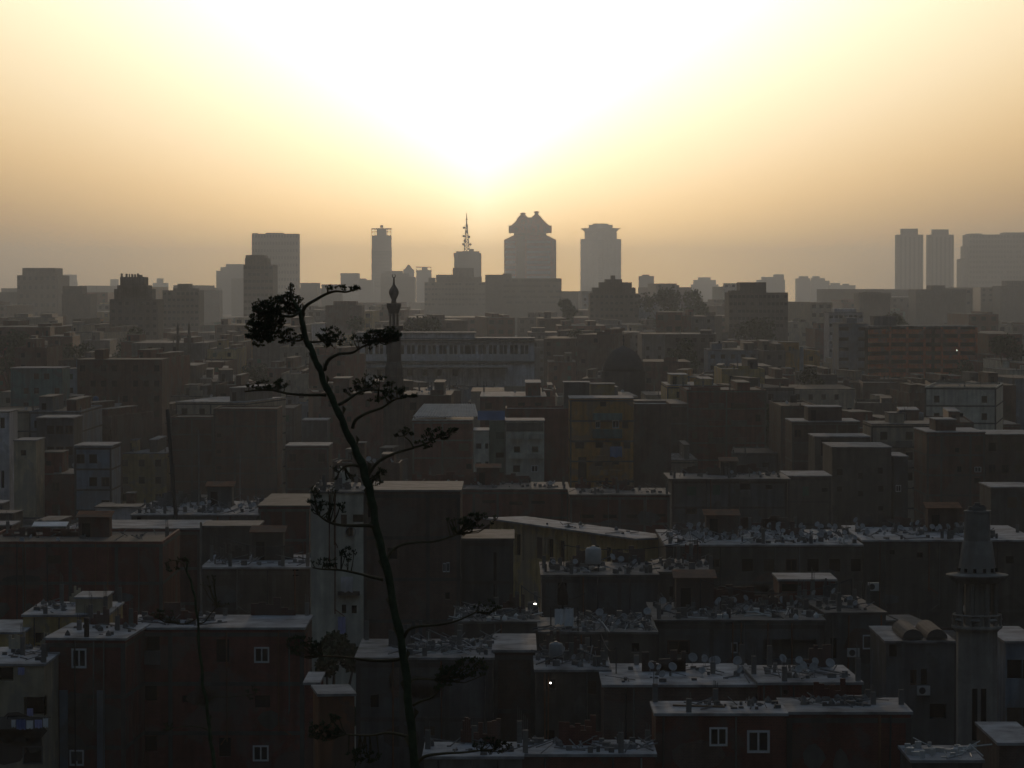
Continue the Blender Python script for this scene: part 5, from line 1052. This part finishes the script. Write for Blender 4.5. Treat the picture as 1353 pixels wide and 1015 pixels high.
# ---------------------------------------------------------------- the agave flower stalk in front
random.seed(9)
AD = 34.0
def agave(name, label, trunk, branches, D, cat='flower stalk'):
    tx, tz = X(trunk[-1][0], D, 1000), None
    last = trunk[-1]; gx = X(last[0] + 8, D, 1000); gz = hillz(gx, D) - .1
    k = D / F
    t = thing(name, label, cat, (gx, D, gz))
    def W3(px, py, dy=0): return (X(px, D, py) * (1 + 0 * dy) - gx, dy, Z(py, D) - gz)
    pts = [W3(a, b_) for a, b_, r in trunk]; rad = [r * k * .74 for a, b_, r in trunk]
    pts.append((0, 0, 0)); rad.append(rad[-1] * 1.25)
    # smooth
    P2, R2 = [], []
    n = len(pts)
    for i in range(n - 1):
        p0, p1, p2, p3 = [Vector(pts[min(max(j, 0), n - 1)]) for j in (i - 1, i, i + 1, i + 2)]
        for s in range(4):
            u = s / 4; P2.append(.5 * ((2 * p1) + (-p0 + p2) * u + (2 * p0 - 5 * p1 + 4 * p2 - p3) * u * u + (-p0 + 3 * p1 - 3 * p2 + p3) * u ** 3)); R2.append(rad[i] * (1 - u) + rad[i + 1] * u)
    P2.append(Vector(pts[-1])); R2.append(rad[-1])
    R2 = [r * (1 + .16 * (i % 5 == 0) + .05 * math.sin(i * 2.6)) for i, r in enumerate(R2)]
    P2 = [p + Vector((.9 * k * math.sin(i * 1.26), 0, 0)) if i < len(P2) - 2 else p for i, p in enumerate(P2)]
    obj('stem', MB().tube(P2, R2, 12), 'stalk', t, True)
    for i in range(3, len(P2) - 2, 3):      # dry bracts on the stem
        bm2 = MB(); p = P2[i]; s = random.choice((-1, 1)); r = R2[i] * 1.1; bm2.quad(p + Vector((s * r * .8, -.5 * r, -.03)), p + Vector((s * r * 1.7, -.5 * r, .05)), p + Vector((s * r * .8, -.2 * r, .09)))
        bm2.quad(p + Vector((s * r * .8, -.5 * r, -.03)), p + Vector((s * r * .8, -.2 * r, .09)), p + Vector((s * r * 1.7, -.45 * r, .05)))
        obj('bract', bm2, 'twig', t)
    for br in branches:
        pl, r0, dy, cls = br[:4]
        m = MB()
        if pl:
            n = len(pl); q = [Vector(W3(a, b_, dy * i / max(1, n - 1))) for i, (a, b_) in enumerate(pl)]; S_ = []
            for i in range(n - 1):
                p0, p1, p2, p3 = q[max(i - 1, 0)], q[i], q[i + 1], q[min(i + 2, n - 1)]
                for s in range(5):
                    u = s / 5; S_.append(.5 * ((2 * p1) + (-p0 + p2) * u + (2 * p0 - 5 * p1 + 4 * p2 - p3) * u * u + (-p0 + 3 * p1 - 3 * p2 + p3) * u ** 3))
            S_.append(q[-1]); rr = [r0 * k * (1 - .6 * i / len(S_)) for i in range(len(S_))]
            m.tube(S_, rr, 7)
        else: S_ = [Vector(W3(cls[0][0], cls[0][1], dy))]
        bo = obj('branch', m if m.v else MB().tube([S_[0], S_[0] + Vector((0, .02, .02))], .004, 4), 'twig', t, True)
        for (cx, cy, w, h, dens) in cls:
            if dens < 3: dens *= 1.55
            cm = MB(); tw = MB(); c0 = Vector(W3(cx, cy, dy))
            anchors = [p for p in S_ if abs(p.x - c0.x) < w * k * 1.1] or [min(S_, key=lambda p: (p - c0).length)]
            num = max(6, int(w * h / 24 * dens))
            for i in range(num):                 # an umbel: twiglet fan ending in upright capsules
                for _ in range(20):
                    a, b_ = R(-1, 1), R(-1, 1)
                    if a * a + b_ * b_ < 1: break
                e = c0 + Vector((a * w * k, R(-1, 1) * min(w, h) * .7 * k, b_ * h * k))
                s0 = min(anchors, key=lambda p: (p - e).length + R(0, .02)); mid = s0.lerp(e, .6) - Vector((0, 0, .12 * (e - s0).length))
                
                if i % 3 == 0 or dens < 1.5: tw.tube([s0, mid, e], [.9 * k, .6 * k, .45 * k], 4)
                else: tw.tube([e - Vector((0, 0, 2 * k)), e], [.4 * k, .4 * k], 3)
                for j in range(random.randint(3, 6) if dens < 2 else random.randint(7, 11)):
                    d = Vector((R(-1, 1), R(-1, 1), R(-.3, 1))).normalized() * R(.8, 3.2) * k; p = e + d; tw.tube([e, p], .38 * k, 3)
                    L_ = R(1.2, 2.4) * k; ww = R(.6, 1.05) * k; up = (d.normalized() + Vector((0, 0, .9))).normalized()
                    sd_ = up.cross(Vector((.3, 1, .2))).normalized(); s2 = up.cross(sd_)
                    cm.loft([[p + (sd_ * math.cos(q_ * 1.5708) + s2 * math.sin(q_ * 1.5708)) * ww * f + up * g for q_ in range(4)] for f, g in ((.3, 0), (1, L_ * .5), (.25, L_ * 1.2))])
            so_ = obj('seed_cluster', cm, 'seed', bo); 
            tw.v, tw.f = tw.v, tw.f
            obj('twiglets', tw, 'twig', bo)
    return t
TR = [(386, 396, 2.2), (394, 408, 3.0), (398, 416, 4.2), (402, 440, 4.6), (411, 462, 5.0), (421, 485, 5.2), (429, 507, 5.4), (442, 533, 5.6), (454, 561, 5.8), (466, 587, 6.2), (477, 610, 6.8), (484, 633, 7.4), (490, 654, 6.8), (494, 679, 6.6), (502, 718, 6.6), (510, 748, 6.8), (523, 814, 6.8), (532, 857, 7.0), (538, 909, 7.2), (543, 960, 7.4), (549, 1020, 7.8)]
BR = [
    ([(399, 416), (404, 405), (418, 396), (433, 388), (445, 385), (458, 386), (472, 382)], 2.6, -.1, [(456, 381, 19, 4.5, 2.2), (437, 381, 5, 5, 1.2), (471, 384, 3.5, 6, 1.6)]),
    ([(387, 398), (384, 386), (383, 376)], 2.2, .05, [(384.5, 383, 3, 6, .9)]),
    ([(396, 412), (386, 418), (374, 417), (362, 412)], 2.4, -.15, [(352, 424, 24, 28, 7), (344, 440, 18, 19, 6.5), (362, 404, 12, 9, 4)]),
    ([(395, 408), (388, 402), (380, 400)], 2.2, .1, [(380, 401, 20, 14, 6), (386, 410, 9, 9, 4)]),
    ([(404, 444), (396, 450), (380, 449), (370, 446)], 1.8, -.1, [(382, 446, 18, 10, 4.5)]),
    ([(408, 452), (420, 452), (432, 450)], 1.8, .15, [(436, 447, 19, 13, 5.5)]),
    ([(429, 489), (434, 476), (448, 468), (466, 466), (480, 458), (500, 450)], 2.6, -.2, [(503, 446, 25, 10, 5.5), (517, 443, 15, 9, 6), (489, 453, 11, 9, 4), (470, 451, 6, 9, 1.3)]),
    ([(431, 522), (415, 522), (398, 522), (378, 520), (360, 516), (340, 516), (322, 518)], 2.3, .1, [(357, 509, 20, 8, 2.6), (334, 514, 14, 4, 2.0)]),
    ([(448, 535), (460, 528), (476, 518), (495, 516), (515, 520)], 2.4, .25, [(492, 508, 26, 11, 2.2), (470, 519, 16, 6, 1.6), (497, 530, 14, 5, 1.6)]),
    ([(466, 566), (470, 555), (485, 546), (506, 538), (522, 528), (540, 524)], 2.4, -.1, [(526, 520, 22, 7, 2.8), (544, 525, 10, 4, 2.4)]),
    ([(486, 632), (490, 622), (502, 609), (520, 600), (540, 594), (560, 588), (580, 578)], 2.6, .1, [(576, 576, 24, 9, 1.9), (562, 588, 13, 7, 1.7), (595, 570, 9, 4, 1.3)]),
    ([(546, 591), (541, 583), (533, 577)], 1.4, .1, [(532, 573, 13, 7, 1.7)]),
    ([(476, 616), (465, 615), (454, 618), (446, 626)], 2.2, .2, [(446, 628, 12, 12, .9), (462, 632, 8, 6, .7)]),
    ([(487, 634), (496, 628), (504, 622)], 1.6, -.2, [(502, 621, 8, 5, 1.8), (500, 638, 6, 3, .9)]),
    ([(499, 697), (488, 694), (470, 694), (450, 693), (434, 688), (422, 679)], 3.0, -.15, [(420, 664, 12, 13, 1.8), (432, 672, 10, 12, 1.3), (416, 648, 6, 6, 1.5), (440, 648, 8, 5, .6)]),
    ([(440, 690), (446, 680), (450, 668)], 1.4, -.15, [(454, 668, 6, 9, 1.4)]),
    ([(511, 745), (516, 730), (530, 721), (548, 718), (575, 717), (604, 708)], 2.4, .2, [(632, 690, 26, 9, 2.4), (612, 700, 13, 11, 2.0), (595, 690, 9, 4, .8)]),
    ([(506, 766), (492, 763), (472, 758), (450, 754), (425, 753), (412, 751)], 2.2, .1, [(432, 746, 22, 6, 1.9), (460, 733, 12, 8, 2.4), (460, 744, 4, 7, 1.2)]),
    ([(534, 842), (540, 832), (552, 827), (580, 824), (605, 818), (630, 806)], 2.4, -.2, [(642, 801, 18, 9, 1.6)]),
    ([(528, 871), (508, 874), (480, 873), (450, 870), (425, 870)], 2.6, .2, [(398, 858, 24, 14, 2.2), (420, 862, 10, 8, 2)]),
    ([(541, 902), (548, 898), (560, 898), (574, 900)], 2.2, .1, [(594, 893, 18, 14, 2.4), (622, 884, 24, 14, 2.2)]),
    ([(546, 932), (556, 926), (570, 921), (580, 911)], 2.2, -.1, [(580, 907, 6, 6, 1.4)]),
    ([(541, 974), (522, 970), (508, 970), (488, 974), (456, 973)], 2.4, .15, [(425, 968, 22, 14, 2.4), (438, 955, 12, 8, 1.8), (480, 1000, 22, 12, 2.0)]),
    ([(552, 1008), (562, 999), (585, 995), (612, 993), (635, 990)], 2.6, -.1, [(650, 984, 24, 10, 2.2)]),
]
ag = agave('agave_stalk', 'tall leaning agave flower stalk with dark seed clusters, silhouetted in the foreground', TR, BR, AD)
TR2 = [(246, 742, 1.3), (248, 757, 1.6), (254, 775, 1.8), (258, 793, 2.0), (261, 821, 2.2), (265, 870, 2.4), (269, 909, 2.6), (274, 934, 2.8), (277, 973, 3.0), (283, 1020, 3.2)]
BR2 = [([(247, 757), (241, 745), (230, 741), (216, 745)], 1.0, .1, [(222, 750, 13, 9, .8)]), ([(247, 750), (250, 742), (240, 738)], .8, 0, [(240, 740, 9, 4, .8)]),
       ([(261, 824), (270, 822), (278, 812), (288, 800)], 1.1, -.1, [(292, 795, 12, 9, .7), (280, 768, 14, 9, .5)]), ([(258, 818), (248, 824), (236, 825)], 1.0, .1, [(222, 815, 14, 9, 1.0), (206, 812, 9, 6, .8)]),
       ([(272, 930), (282, 922), (300, 922), (325, 920)], 1.0, .1, [(334, 918, 9, 9, 1.0)]), ([(276, 965), (262, 960), (245, 959), (230, 961)], 1.0, -.1, [(224, 960, 7, 5, .9)])]
ag2 = agave('agave_stalk', 'thin bare dead flower stalk standing against the lower left brick block', TR2, BR2, 42.0)
# agave rosettes at the feet of the stalks, on the hillside
for root_, s_ in ((ag, 1.0), (ag2, .7)):
    for i in range(22):
        a = i * 2.4; l = s_ * R(.9, 1.4); up = R(.25, .9); m = MB(); c, s = math.cos(a), math.sin(a); rg = []
        for j in range(6):
            u = j / 5; w_ = .09 * s_ * (1 - u) ** .7 + .004; r_ = l * u; zz = l * up * u - .35 * l * u * u
            rg.append([(c * r_ - s * w_, s * r_ + c * w_, zz + .02), (c * r_, s * r_, zz - .02), (c * r_ + s * w_, s * r_ - c * w_, zz + .02), (c * r_, s * r_, zz)])
        m.loft(rg); obj('leaf', m, 'agaveleaf', root_)
# an unused prototype must not linger
assert dish_used[0]
